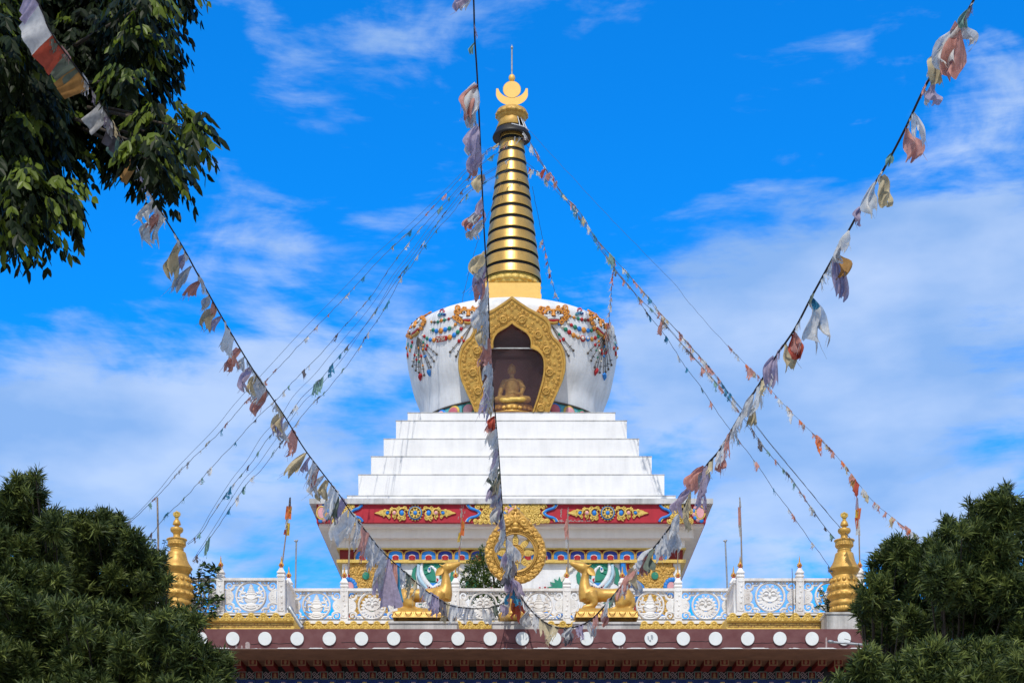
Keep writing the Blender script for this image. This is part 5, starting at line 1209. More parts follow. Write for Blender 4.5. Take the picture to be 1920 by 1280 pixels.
needle_tree('yellow_wood_tree', 'rounded narrow-leaved tree crown reaching the left golden urn', c2, (gx(190, 20.6), 20.6, 0), 1.0, 2, 'narrow-leaved trees by the hall', .34)
c3 = fill([(-40, 1120), (60, 1130), (180, 1150), (270, 1172), (315, 1172), (350, 1195), (362, 1225), (382, 1250), (398, 1272), (402, 1300), (340, 1400), (-40, 1400)], 40, 17.6, 5)
needle_tree('yellow_wood_tree', 'wide low narrow-leaved tree in the bottom left corner, in front of the hall eave', c3, (gx(150, 17.6), 17.6, 0), .95, 3, 'narrow-leaved trees by the hall', .33)
c4 = C([(1690, 1035, 26), (1668, 1040, 24), (1715, 1040, 28), (1655, 1070, 28), (1690, 1080, 36), (1735, 1075, 36), (1640, 1110, 30), (1680, 1120, 40), (1730, 1125, 42), (1622, 1140, 26), (1650, 1160, 36), (1700, 1165, 36), (1640, 1180, 26), (1765, 1160, 40), (1740, 1000+45, 30), (1765, 1020, 30), (1790, 1000, 28), (1690, 1195, 26), (1735, 1195, 34), (1770, 1205, 34), (1665, 1188, 22), (1710, 1180, 30)], 20.2, .5, 3)
needle_tree('yellow_wood_tree', 'narrow-leaved tree crown beside the right golden urn, gaps showing the eave', c4, (gx(1690, 20.2), 20.2, 0), .85, 4, 'narrow-leaved trees by the hall', .42)
c5 = C([(1885, 935, 18), (1870, 950, 24), (1845, 965, 30), (1885, 975, 36), (1825, 1000, 22), (1860, 1005, 38), (1910, 1000, 36), (1790, 1060, 38), (1830, 1050, 34), (1860, 1050, 44), (1920, 1060, 46), (1815, 1100, 48), (1880, 1110, 50), (1770, 1095, 40), (1930, 1130, 50), (1830, 1150, 50), (1890, 1180, 50), (1780, 1140, 34), (1850, 1215, 45), (1920, 1230, 50)], 18.8, .5, 4)
needle_tree('yellow_wood_tree', 'tallest narrow-leaved tree on the right edge of the picture', c5, (gx(1880, 18.8), 18.8, 0), .95, 5, 'narrow-leaved trees by the hall', .38)
c6 = fill([(1570, 1262), (1600, 1245), (1650, 1245), (1700, 1225), (1760, 1215), (1830, 1225), (1900, 1240), (1960, 1245), (1960, 1400), (1560, 1400), (1545, 1290)], 36, 17.2, 9)
needle_tree('yellow_wood_tree', 'low narrow-leaved tree in the bottom right corner, in front of the hall eave', c6, (gx(1760, 17.2), 17.2, 0), .95, 6, 'narrow-leaved trees by the hall', .42)

# broad-leaved tree overhead at the top left
def broad_tree(label, clumps, base, seed=3):
    r = np.random.default_rng(seed); root = thing('broadleaf_tree', label, 'tree', base)
    lim = MB(); b0 = Vector(base); crown = P(-60, 150, 33.0)
    tk = MB(); tk.tube([b0, b0.lerp(crown, .4)+Vector((-.3, 0, 0)), b0.lerp(crown, .75), crown], [.42, .34, .27, .18], 12); tk.build('trunk', M['bark'], root)
    Vs, Ms = [], []
    for (px, py, rp, d, dn, lt) in clumps:
        c = np.array(P(px, py, d)[:]); R_ = rp*d/F
        st = crown; lim.tube([st, st.lerp(Vector(c), .5)+Vector((0, 1.2, .5)), Vector(c)+Vector((0, .3, .1))], [.07, .04, .008], 6)
        n = int(50*dn*(R_/.5)**2)+3
        for k in range(n):
            u = r.normal(size=3); u /= np.linalg.norm(u); pos = c+u*R_*r.uniform(.2, .9)**.6*np.array([1, 1, .9])
            out = u*np.array([1, 1, .25]); out[1] *= .8; out /= (np.linalg.norm(out)+1e-6)
            Ls = r.uniform(.34, .55); nl = int(r.integers(4, 6)); light = r.uniform() < lt*(1.5 if u[2] > .2 else .6)  # sunlit tone favoured on the upper side of each clump
            # spray: midrib arches out and droops, leaflets hang in pairs
            for j in range(nl):
                t = (j+.6)/nl; q = pos+out*Ls*t*.8+np.array([0, 0, .10*t-.42*t*t*Ls*2])
                for sd in (-1, 1):
                    side = np.cross(out, [0, 0, 1.0]); side /= (np.linalg.norm(side)+1e-6)
                    dv = side*sd*r.uniform(.25, .6)+out*r.uniform(.1, .5)+np.array([0, 0, -r.uniform(.55, 1.0)]); dv /= np.linalg.norm(dv)
                    L = r.uniform(.17, .27); W = L*r.uniform(.17, .23)
                    wv = np.cross(dv, r.normal(size=3)*.5+out+np.array([0, -.7, .2])); wv /= (np.linalg.norm(wv)+1e-6); nv = np.cross(dv, wv)
                    p0 = q; p3 = q+dv*L; a_ = q+dv*L*.35; b2 = q+dv*L*.72; dr_ = nv*L*.05
                    V8 = [p0, a_+wv*W+dr_, b2+wv*W*.75+dr_, p3, b2-wv*W*.75+dr_, a_-wv*W+dr_, a_, b2]
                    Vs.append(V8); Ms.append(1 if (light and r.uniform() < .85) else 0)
    lim.build('limb', M['bark'], root)
    V = np.array(Vs).reshape(-1, 3); n = len(Vs); b_i = (np.arange(n)*8)[:, None]
    T = np.concatenate([b_i+np.array([[0, 5, 6, 1]]), b_i+np.array([[6, 5, 4, 7]]), b_i+np.array([[1, 6, 7, 2]]), b_i+np.array([[2, 7, 4, 3]])])
    # keep front winding; the last quad closes the tip
    mi = np.tile(np.array(Ms), 4)
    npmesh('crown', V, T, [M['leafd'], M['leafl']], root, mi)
    return root
B = [(30,40,70),(110,30,75),(190,30,72),(262,34,60),(312,20,40),(10,120,80),(90,120,80),(165,110,80),(240,110,60),(285,80,50),(312,105,30),(60,200,75),(140,195,75),(210,190,60),(265,180,45),(292,165,35),
     (225,240,55),(275,235,48),(320,240,45),(352,252,34),(378,262,26),(255,290,48),(300,300,46),(345,300,42),(385,295,26),(280,335,36),(325,335,34),(345,345,22),(20,270,60),(75,270,55),(120,255,45),
     (20,335,50),(70,330,50),(120,330,36),(148,318,22),(25,395,52),(80,385,48),(125,380,34),(110,425,36),(140,420,22),(60,440,40),(90,460,24),(20,450,40),(15,478,18)]
cl = []
q = random.Random(5)
for (x, y, r_) in B:
    edge = 1 if (x > 230 and y > 150) or (y > 300) or (x > 300) else 0  # edge clumps get more leaves in the sunlit tone
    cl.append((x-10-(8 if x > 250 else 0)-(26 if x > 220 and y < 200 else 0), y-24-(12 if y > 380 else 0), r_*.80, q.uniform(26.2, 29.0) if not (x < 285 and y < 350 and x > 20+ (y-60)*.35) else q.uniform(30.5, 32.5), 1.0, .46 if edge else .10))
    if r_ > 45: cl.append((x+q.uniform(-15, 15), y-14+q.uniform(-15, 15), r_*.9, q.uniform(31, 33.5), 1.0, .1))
for (x, y, r_) in ((-30, 60, 90), (-60, 200, 90), (-40, 330, 80), (-40, -60, 100), (80, -70, 100), (220, -60, 90), (320, -40, 50), (60, -160, 120), (200, -150, 110), (-120, 0, 120), (-130, 250, 110)):
    cl.append((x, y, r_, q.uniform(28, 33), .8, .3))
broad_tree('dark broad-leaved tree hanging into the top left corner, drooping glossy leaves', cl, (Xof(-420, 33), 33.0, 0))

def small_plant(name, label, cat, stems, leafL, d, seed=1, m=('leafd', 'bushl'), wf=.14, nl=9, group=None, dens=1.0):
    """thin stems with alternate leaves; stems are photo polylines"""
    r = random.Random(seed); base = stems[0][0]
    root = thing(name, label, cat, tuple(P(base[0], base[1], d)), group); st = MB(); lf = MB(); s = d/F
    for pts in stems:
        c_ = catmull([(x, y, r.uniform(-.1, .1)) for x, y in pts], 6); path = [P(q_[0], q_[1], d+q_[2]) for q_ in c_]
        st.tube(path, list(np.linspace(.016, .006, len(path))), 5)
        for i in range(int(len(path)*dens*.9)):
            p = path[r.randrange(len(path)//5, len(path))]
            for k in range(r.randint(1, 3)):
                an = r.uniform(-.6, math.pi+.6); dv = Vector((math.cos(an), r.uniform(-.6, .6), math.sin(an)*.5-.35)).normalized(); L = leafL*s*r.uniform(.6, 1.2); wv = dv.cross(Vector((r.uniform(-.4, .4), -1, r.uniform(-.2, .5)))).normalized()*L*wf
                lf.add([p, p+dv*L*.45+wv, p+dv*L, p+dv*L*.45-wv], [(0, 1, 2, 3)], False, r.randint(0, 1))
    st.build('stem', M['bark'] if cat != 'plant' else M['leafd'], root); lf.build('leaves', [M[m[0]], M[m[1]]], root); return root
DV = 49.25
small_plant('climbing_plant', 'thin leafy plant growing up between the left golden urn and the balustrade', 'plant', [[(372, 1165), (378, 1130), (372, 1090), (380, 1062), (388, 1058)], [(376, 1165), (390, 1130), (392, 1100), (396, 1075), (405, 1064), (397, 1070)], [(380, 1165), (400, 1140), (405, 1125), (412, 1118)], [(372, 1150), (362, 1110), (360, 1080)], [(385, 1180), (388, 1165), (398, 1150), (384, 1120)], [(384, 1140), (370, 1120), (385, 1100), (378, 1075)]], 13, DV, 4, dens=1.6)
small_plant('climbing_plant', 'wispy plant with tiny leaves behind the left golden urn, by the bare pole', 'plant', [[(300, 1060), (294, 1030), (288, 1010)], [(302, 1060), (306, 1030), (310, 1012)], [(298, 1050), (285, 1025), (280, 1015)], [(304, 1050), (312, 1028), (318, 1018)]], 7, 50.6, 6, dens=1.2)
small_plant('climbing_plant', 'small wispy plant left of the right golden urn, in front of the balustrade', 'plant', [[(1552, 1150), (1550, 1128), (1543, 1112), (1538, 1106)], [(1553, 1150), (1556, 1130), (1552, 1115)], [(1551, 1150), (1540, 1135), (1530, 1138)]], 7, DV+.1, 8, dens=1.6)
# small leafy tree between the balustrade and the stupa wall
def bush(label, cl, d, base, seed=4, L=.11):
    r = np.random.default_rng(seed); root = thing('small_tree', label, 'tree', base)
    tk = MB(); tk.tube([Vector(base), P(930, 1120, d), P(925, 1080, d)], [.07, .05, .03], 8); tk.build('trunk', M['bark'], root)
    Vs, Ms = [], []
    for (px, py, rp) in cl:
        c = np.array(P(px, py, d)[:]); R_ = rp*d/F; n = int(330*(R_/.3)**2)
        u = unit(r.normal(size=(n, 3))); pos = c+u*R_*(r.uniform(.3, 1, (n, 1))**.5); dv = unit(u*.6+r.normal(size=(n, 3))*.6+np.array([0, -.2, .1])); wv = unit(np.cross(dv, r.normal(size=(n, 3))))*L*.22; l_ = L*r.uniform(.6, 1.1, (n, 1))
        Vs.append(np.stack([pos, pos+dv*l_*.5+wv, pos+dv*l_, pos+dv*l_*.5-wv], 1).reshape(-1, 3)); Ms.append((r.uniform(size=n) < .3).astype(int))
    V = np.concatenate(Vs); npmesh('crown', V, np.arange(len(V)).reshape(-1, 4), [M['bushl'], M['bushy']], root, np.concatenate(Ms)); return root
DB = 53.6
bush('small round leafy tree growing behind the middle balustrade, left of the wheel', [(904, 1027, 6), (907, 1038, 8), (898, 1050, 13), (915, 1052, 14), (886, 1062, 14), (905, 1068, 18), (930, 1062, 17), (880, 1078, 15), (898, 1086, 20), (925, 1084, 20), (948, 1080, 16), (874, 1093, 12), (890, 1105, 17), (915, 1108, 20), (945, 1102, 18), (960, 1090, 14), (900, 1130, 20), (930, 1135, 22), (955, 1120, 16), (985, 1075, 8)], DB, tuple(P(925, 1225, DB)))

# ================================================================== POLES, LAMP, PIPE
def pole(name, lab, cat, p0, p1, D, r, m, extra=None, grp=None):
    a_, b2 = P(*p0, D), P(*p1, D); root = thing(name, lab, cat, tuple(a_), grp)
    mb = MB(); mb.tube([a_, a_.lerp(b2, .5)+Vector((.01, 0, 0)), b2], [r, r*.9, r*.75], 8); mb.build('shaft', m, root)
    if extra: extra(root, b2)
    return root
def flaghang(root, D, pts, name='flag', seed=1):
    """cloth strips that hang along the pole: (x0,y0,x1,y1,w0,w1,mat)"""
    r = random.Random(seed)
    for (x0, y0, x1, y1, w0, w1, mm) in pts:
        mb = MB(); n = 7; vs = []
        for i in range(n+1):
            t = i/n; x = x0+(x1-x0)*t; y = y0+(y1-y0)*t; w = w0+(w1-w0)*t
            for j in range(5):
                u = j/4-.5; vs.append(P(x+u*w, y+r.uniform(-.4, .4)+(3*abs(u) if i == n else 0), D-.02+.05*math.sin(u*9+t*5+seed)))
        mb.add(vs, [(i*5+j, i*5+j+1, (i+1)*5+j+1, (i+1)*5+j) for i in range(n) for j in range(4)], True)
        mb.build(name, M[mm], root)
M['f_grey'] = mat('faded_flag_grey', (.74, .74, .74), .85, 0, .25, 14, c2=(.42, .42, .42), trans=.5, stretch=(1, 1, 1))
M['f_white'] = mat('faded_flag_white', (.84, .84, .82), .85, 0, .2, 12, c2=(.60, .60, .60), trans=.5)
M['f_lil'] = mat('faded_flag_lilac', (.54, .46, .60), .85, 0, .2, 12, c2=(.34, .29, .38), trans=.45)
M['f_pink'] = mat('faded_flag_pink', (.72, .38, .32), .85, 0, .2, 12, c2=(.50, .24, .20), trans=.4)
M['f_cream'] = mat('faded_flag_cream', (.66, .56, .36), .85, 0, .2, 12, c2=(.45, .38, .25), trans=.3)
M['f_teal'] = mat('faded_flag_green', (.24, .42, .38), .85, 0, .2, 12, trans=.3)
M['f_blue'] = mat('flag_blue', (.05, .28, .46), .8, 0, .15, 10, trans=.25)
M['f_red'] = mat('flag_red', (.55, .10, .06), .8, 0, .15, 10, trans=.25)
M['f_or'] = mat('flag_orange', (.75, .20, .06), .8, 0, .1, 10, trans=.3)
M['f_yel'] = mat('flag_yellow', (.75, .52, .06), .8, 0, .1, 10, trans=.3)
M['f_tan'] = mat('flag_tan', (.50, .27, .09), .85, 0, .15, 10, trans=.3)
M['f_gg'] = mat('flag_grey_green', (.20, .24, .19), .85, 0, .15, 10, trans=.3)
M['f_dk'] = mat('flag_dark', (.16, .15, .18), .85, 0, .25, 10, trans=.15)
DPO = 51.75
q1 = pole('flag_pole', 'leaning thin pole with red and yellow pennants above the left raised balustrade', 'flag pole', (528.5, 1062), (543.5, 935), DSD, .022, M['wood'], grp='pennant poles on the roof')
flaghang(q1, DSD, [(544, 932, 543, 950, 3, 5, 'f_dk'), (542, 948, 540, 972, 10, 12, 'f_or'), (545, 950, 543, 960, 5, 7, 'f_yel'), (539, 972, 536, 990, 6, 4, 'f_white'), (541, 980, 540, 1003, 6, 5, 'f_yel'), (535, 992, 534, 1001, 3, 5, 'f_red')], 'flag', 2)
q2 = pole('flag_pole', 'thin pole with orange and yellow pennants behind the left deer nose', 'flag pole', (858.5, 1080), (866, 955), DPO, .022, M['wood'], grp='pennant poles on the roof')
flaghang(q2, DPO, [(866, 970, 867, 990, 3, 5, 'f_or'), (868, 978, 866, 1003, 7, 8, 'f_or'), (869, 977, 868, 990, 3, 4, 'f_yel'), (862, 998, 860, 1015, 4, 5, 'f_yel'), (863, 1008, 862, 1025, 6, 4, 'f_grey'), (862, 1024, 861, 1040, 4, 3, 'f_pink')], 'flag', 3)
q3 = pole('flag_pole', 'thin pole with a faded pink pennant behind the right deer nose', 'flag pole', (1065, 1080), (1064.5, 955), DPO, .022, M['wood'], grp='pennant poles on the roof')
flaghang(q3, DPO, [(1063, 972, 1061, 992, 3, 8, 'f_pink'), (1062, 990, 1063, 1010, 9, 7, 'f_pink'), (1063, 1005, 1063, 1026, 7, 4, 'f_grey')], 'flag', 4)
q4 = pole('flag_pole', 'thin rod with white and orange cloth, on the post right of the right deer', 'flag pole', (1270.5, 1078), (1270, 1000), DPO, .016, M['wood'], grp='pennant poles on the roof')
flaghang(q4, DPO, [(1270, 1000, 1269, 1018, 5, 7, 'f_white'), (1266, 1012, 1265, 1026, 6, 5, 'f_tan')], 'flag', 5)
q5 = pole('flag_pole', 'thin pole with a long faded grey-pink pennant over the right raised balustrade', 'flag pole', (1391, 1066), (1387, 932), DSD, .024, M['wood'], grp='pennant poles on the roof')
flaghang(q5, DSD, [(1387, 932, 1388, 950, 2, 4, 'f_grey'), (1386, 950, 1387, 985, 5, 5, 'f_pink'), (1387, 983, 1388, 1005, 6, 3, 'f_grey')], 'flag', 6)
q6 = pole('flag_pole', 'thin pole with red, yellow and white pennants behind the right golden urn', 'flag pole', (1612, 1062), (1608, 934), DSD, .022, M['wood'], grp='pennant poles on the roof')
flaghang(q6, DSD, [(1607, 932, 1607, 954, 3, 7, 'f_lil'), (1611, 952, 1609, 972, 8, 7, 'f_or'), (1606, 955, 1606, 970, 4, 5, 'f_yel'), (1606, 970, 1607, 990, 7, 5, 'f_red'), (1608, 975, 1609, 1002, 7, 9, 'f_white')], 'flag', 7)
pole('bare_pole', 'bare weathered pole rising behind the left golden urn', 'pole', (297, 1090), (295, 932), 50.4, .035, M['wood'])
pole('bare_stick', 'bare thin stick at the left edge of the painted stupa wall', 'pole', (653, 1075), (655.5, 1000), DPO, .028, M['wood'])
def lhead(root, p):
    mb = MB(); mb.ball(p, (.045, .045, .05), 8); mb.tube([p+Vector((-.07, 0, .01)), p+Vector((.06, 0, .03))], .022, 6); mb.build('lamp_head', M['steel'], root)
pole('lamp_pole', 'thin dark pole with a small lamp head left of the stupa', 'pole', (551.5, 1180), (555.5, 1014), 54, .034, M['steel'], lhead, 'thin lamp poles on the roof')
pole('lamp_pole', 'thin dark pole with a small lamp head right of the stupa', 'pole', (1366, 1180), (1360, 1014), 54, .034, M['steel'], lhead, 'thin lamp poles on the roof')
pole('iron_rod', 'rusty thin rod standing in front of the right raised balustrade', 'rod', (1487.5, 1150), (1485, 1065), DSD-.3, .012, M['chain'])
mb = MB(); a_, b2 = P(544, 1141, 48.9), P(567, 1177, 48.5); mb.tube([a_, a_.lerp(b2, .3), b2], [.07, .055, .06], 10); mb.tube([P(543, 1139.5, 48.92), P(546, 1145, 48.88)], .085, 10)
tag(mb.build('drain_pipe', M['steel']), 'grey slanting drain pipe at the inner end of the left gold parapet', 'pipe')
mb = MB(); DL = 34.0; Lr = thing('street_lamp', 'grey street lamp arm reaching from the right tree across a white disc', 'street lamp', (Xof(1790, DL), DL, 0))
mb.tube([P(1561, 1203, DL), P(1600, 1206, DL), P(1655, 1212, DL), P(1720, 1222, DL), P(1765, 1240, DL), P(1788, 1290, DL)], [.022, .024, .03, .035, .045, .055], 8); mb.tube([P(1788, 1290, DL), (Xof(1790, DL), DL, 0)], [.055, .09], 10); mb.build('arm', M['steel'], Lr)
mb = MB(); mb.ball(P(1557.5, 1202.3, DL), (.065, .06, .032), 12); mb.ball(P(1555, 1201.5, DL), (.035, .045, .03), 10); mb.build('lamp_head', M['steel'], Lr)
mb = MB(); pxw = [(1583, 1197), (1592, 1199), (1600, 1203), (1612, 1206)]; mb.tube([P(x, y, DL) for x, y in pxw], .006, 5); mb.build('wire', M['cord'], Lr)

# ================================================================== PRAYER FLAG STRINGS
def ragged_flag(mb, A, Bv, hang, L, r, gather=.5, strips=7, tatter=.4, curl=.13, style='fringe', wide=.3):
    """torn cloth tied along A-B. fringe: hangs from its whole length; scrap: bunched at one point, billows and trails;
    whole: a nearly intact rectangle. Strips share the upper part, lower down they part and end in points"""
    A, Bv, hang = Vector(A), Vector(Bv), Vector(hang).normalized(); W = (Bv-A)
    if style == 'scrap': W = Vector((r.uniform(.6, 1), r.uniform(-.5, .5), r.uniform(-.3, .3))).normalized()*wide
    nrm = W.cross(hang)
    if nrm.length < 1e-4: nrm = Vector((0, 1, 0))
    nrm.normalize(); rows = 9; ph = r.uniform(0, 6.28); kf = r.uniform(1.2, 2.6); cen = r.uniform(.3, .7); sway = r.uniform(-.35, .35); tw = r.uniform(-.8, .8); ph2 = r.uniform(0, 6.28); kw = r.uniform(3, 6)
    lens = [1-tatter*r.uniform(0, 1)-(.18*abs(i/(strips-1)-cen) if style != 'whole' else 0) for i in range(strips)]
    split = r.uniform(.35, .8) if style == 'fringe' else (r.uniform(.6, .8) if style == 'scrap' else 2)
    sgn = (-1 if hang.x < 0 else 1); low = Vector((hang.x*.15, hang.y, -abs(hang.z))).normalized(); mid = (A+Bv)/2; sag = 0 if style == 'whole' else .35; lift = r.uniform(0, .06)
    def pt(u, v, j):
        if style == 'scrap':
            w_ = .12+.95*math.sin(math.pi*min(1, v*.85+.02))**.8; p = mid+W*((u-.5+.42*sgn)*w_)
            p += nrm*(.16*L*math.sin(ph+kf*5*u+v*kw)*(.3+v)+.08*L*math.sin(ph2+v*9+u*3))+W*(.22*math.sin(ph2+v*kw))*v
        else:
            uu = cen+(u-cen)*(1-gather*v); p = A+W*uu
            p += nrm*(curl*L*(.5 if style == 'whole' else 1)*(math.sin(ph+kf*6.28*u+v*1.7)+.4*math.sin(ph2+v*kw+u*4))*(.25+v)+tw*.25*L*v*(u-.5)*2)+W.normalized()*(sway*L*v*v*(.3 if style == 'whole' else 1))
        p += (hang*(1-sag*v)+low*(sag*v))*(L*v); p.z += lift*(1-v) if style == 'fringe' else 0
        return p
    vs = []; fs = []
    if style != 'fringe':                            # one continuous cloth with a torn lower edge
        nc = 16; ed = [r.uniform(0, 1) for _ in range(nc+1)]; slow = [.5+.5*math.sin(ph2+i*.55) for i in range(nc+1)]
        for i in range(nc+1):
            ln = 1-tatter*(.55*ed[i]**2+.45*slow[i])
            for k in range(rows+1): vs.append(pt(i/nc, k/rows*ln, i))
        for i in range(nc):
            for k in range(rows): a0 = i*(rows+1)+k; fs.append((a0, a0+1, a0+rows+2, a0+rows+1))
    for i in range(strips if style == 'fringe' else 0):
        b = len(vs); tap = r.uniform(.7, 1.0)
        for k in range(rows+1):
            t = k/rows; v = t*lens[i]; nar = 1 if t < split else max(.06, 1-(t-split)/(1-split)*tap)
            uc = (i+.5)/strips; hw = .5/strips*nar*1.03; off = (r.uniform(-.3, .3)/strips if t > split else 0)
            vs.append(pt(uc-hw+off, v, i)); vs.append(pt(uc+hw+off, v, i))
        for k in range(rows): fs.append((b+2*k, b+2*k+1, b+2*k+3, b+2*k+2))
    mb.add(vs, fs, True)
    for _ in range(0 if style == 'whole' else (3 if tatter > .3 else 1)):          # loose threads
        u = r.uniform(.1, .9); v0 = .6; p = pt(u, v0, 0); e_ = hang*L*r.uniform(.25, .5)+W.normalized()*L*r.uniform(-.25, .25)
        mb.tube([p, p+e_*.5+nrm*.02, p+e_], [.005, .004, .002], 3, None, False)
def string(name, label, ctrl, D0, D1, flags, r_cord, hangf, seed, group, widths=(.42, .5), L=(.55, .85), gather=.5, tat=.4, fixed=(), fsc=1.0, cordm='cord'):
    """ctrl: photo points from the near end to the far end; depth follows a straight pull between D0 and D1"""
    r = random.Random(seed); c_ = catmull(ctrl, 10); xy = np.array([q_[:2] for q_ in c_]); al = np.r_[0, np.cumsum(np.hypot(*np.diff(xy, axis=0).T))]; T = al/al[-1]
    def at(t):
        x = np.interp(t, T, xy[:, 0]); y = np.interp(t, T, xy[:, 1]); D = 1/((1-t)/D0+t/D1); return P(x, y, D)
    root = thing(name, label, 'prayer flags', tuple(at(0)), group)
    mb = MB(); N = 160; mb.tube([at(i/N) for i in range(N+1)], r_cord, 5); mb.build('cord', M[cordm], root)
    fls = flags(r)[:100]; room = 100-len(fls)
    for _ in range(min(room, 44)):
        t = r.uniform(.1 if 'left' in label else .0, .62); fls.append((t, t+r.uniform(.006, .02), r.uniform(.14, .34), r.choice(PAL+['f_pink', 'f_cream', 'f_teal', 'f_lil', 'f_white']), .3, .5, (r.uniform(-.6, .4), 0, -1), 7, 'fringe'))
    for fl in fls:
        (t0, t1, Lf, mm, g_, ta, hg, st) = fl[:8]; sty = fl[8] if len(fl) > 8 else ('scrap' if r.random() < .4 else 'fringe')
        A, Bv = at(t0), at(t1); mb = MB(); ragged_flag(mb, A, Bv, hg, Lf*(.92 if sty == 'fringe' else .86)*fsc, r, g_, st, ta*(.9 if sty == 'scrap' else 1), style=sty, wide=Lf*fsc*r.uniform(.30, .48)); mb.build('flag', M[mm], root)
    return root
PAL = ['f_grey']*7+['f_white']*4+['f_lil']*3+['f_pink']*2+['f_cream']*2+['f_gg']+['f_dk']
GRP = 'strings of faded prayer flags from the viewer to the wheel'
def tof(ctrl, pt):
    c_ = catmull(ctrl, 10); xy = np.array([q_[:2] for q_ in c_]); al = np.r_[0, np.cumsum(np.hypot(*np.diff(xy, axis=0).T))]
    i = int(np.argmin(np.hypot(xy[:, 0]-pt[0], xy[:, 1]-pt[1]))); return al[i]/al[-1]
LC = [(20,-80),(69,0),(98,65),(154,142),(207,224),(250,305),(293,382),(345,467),(374,520),(425,610),(474,692),(531,776),(568,837),(600,880),(639,931),(658,960),(682,990),(712,1028),(733,1049),(759,1072),(794,1103),(825,1124),(846,1135),(888,1140),(923,1138),(947,1128),(963,1115)]
def fl_left(r):
    out = []; T_ = lambda x, y: tof(LC, (x, y))
    big = [((58,-22),(70,4),.55,'f_lil',(-.42,-.1,-.9)),((72,10),(97,62),.62,'f_white',(-.66,-.1,-.7)),((98,66),(120,100),.58,'f_red',(-.72,-.1,-.75)),((122,102),(146,130),.52,'f_gg',(-.85,-.1,-.62)),((142,128),(166,170),.60,'f_tan',(-.78,-.1,-.55)),((180,190),(204,222),.55,'f_grey',(-.68,-.1,-.75)),((205,224),(218,246),.50,'f_dk',(-.3,0,-1)),
           ((222,250),(236,276),.42,'f_teal',(-.7,0,-.8)),((240,296),(252,316),.5,'f_tan',(-.5,0,-1))]
    for a_, b2, L, mm, hg in big: out.append((T_(*a_), T_(*b2), L, mm, .06, .03, hg, 6, 'whole'))
    mid = [((284,375),(290,384),.62,'f_white',.5),((296,388),(303,398),.6,'f_pink',.6),((304,402),(312,415),.85,'f_white',.6),((336,452),(341,462),.9,'f_cream',.4),((342,464),(350,478),.55,'f_lil',.5),((352,484),(366,506),.8,'f_grey',.3),((370,515),(380,532),.62,'f_pink',.5),((388,545),(395,560),.5,'f_grey',.5),((398,570),(405,580),.7,'f_cream',.4),((406,585),(420,602),.55,'f_lil',.4),((420,605),(440,637),.72,'f_white',.2),((445,645),(455,660),.75,'f_pink',.5),((455,662),(463,675),.45,'f_grey',.5),
           ((470,688),(476,696),.7,'f_lil',.5),((478,698),(480,704),.6,'f_cream',.5),((484,712),(500,733),.7,'f_grey',.2),((498,732),(503,740),.75,'f_pink',.4),((524,768),(530,778),.6,'f_cream',.5),((528,775),(532,780),.65,'f_lil',.5),((534,785),(545,800),.6,'f_grey',.3),((546,803),(556,820),.8,'f_pink',.25),((570,845),(574,852),.9,'f_cream',.3),((575,853),(582,862),.5,'f_lil',.4),((582,862),(594,876),.85,'f_grey',.2),((590,872),(600,885),.65,'f_pink',.4),((598,884),(612,900),.75,'f_grey',.3),((606,892),(618,905),.7,'f_cream',.5)]
    for a_, b2, L, mm, ta in mid:
        t0, t1 = T_(*a_), T_(*b2)
        if t1-t0 < .004: t1 = t0+.004
        out.append((t0, t1+.002, L*.95, mm, .25, ta+.1, (r.uniform(-.75, -.15), 0, -1), 8, 'scrap' if ta > .25 else 'fringe'))
    t = T_(618, 905); e_ = T_(744, 1058); k = 0
    while t < e_:
        w = r.uniform(.010, .017); out.append((t, t+w, r.uniform(.75, 1.15), r.choice(['f_lil', 'f_grey', 'f_white', 'f_grey', 'f_pink', 'f_grey', 'f_white', 'f_gg']), .3, .5, (r.uniform(-.65, -.2), 0, -1), 9)); t += w*.72
    out += [(T_(727,1043), T_(734,1050), 1.6, 'f_lil', .25, .1, (.03, 0, -1), 6, 'whole'), (T_(736,1053), T_(743,1060), 1.3, 'f_pink', .3, .1, (.0, 0, -1), 6, 'whole'), (T_(744,1060), T_(750,1065), 1.35, 'f_blue', .3, .2, (.02, 0, -1), 6, 'whole')]
    t = T_(748, 1062)
    while t < .993:
        w = r.uniform(.0065, .011); out.append((t, t+w, r.uniform(.45, .8), r.choice(PAL), .3, .5, (r.uniform(-.35, .3), 0, -1), 6)); t += w*.95
    return out
string('prayer_flag_string', 'left string of tattered prayer flags, from the top left tree down to the wheel', LC, 25.0, 48.4, fl_left, .015, None, 3, GRP, fsc=.88)
CC = [(884,-90),(888,0),(890,70),(895,150),(902,307),(908,439),(915,545),(917.5,622),(922,700),(927.5,765),(934,840),(937,880),(941,939),(945,981),(950,1015),(957,1060),(966,1100),(972,1122)]
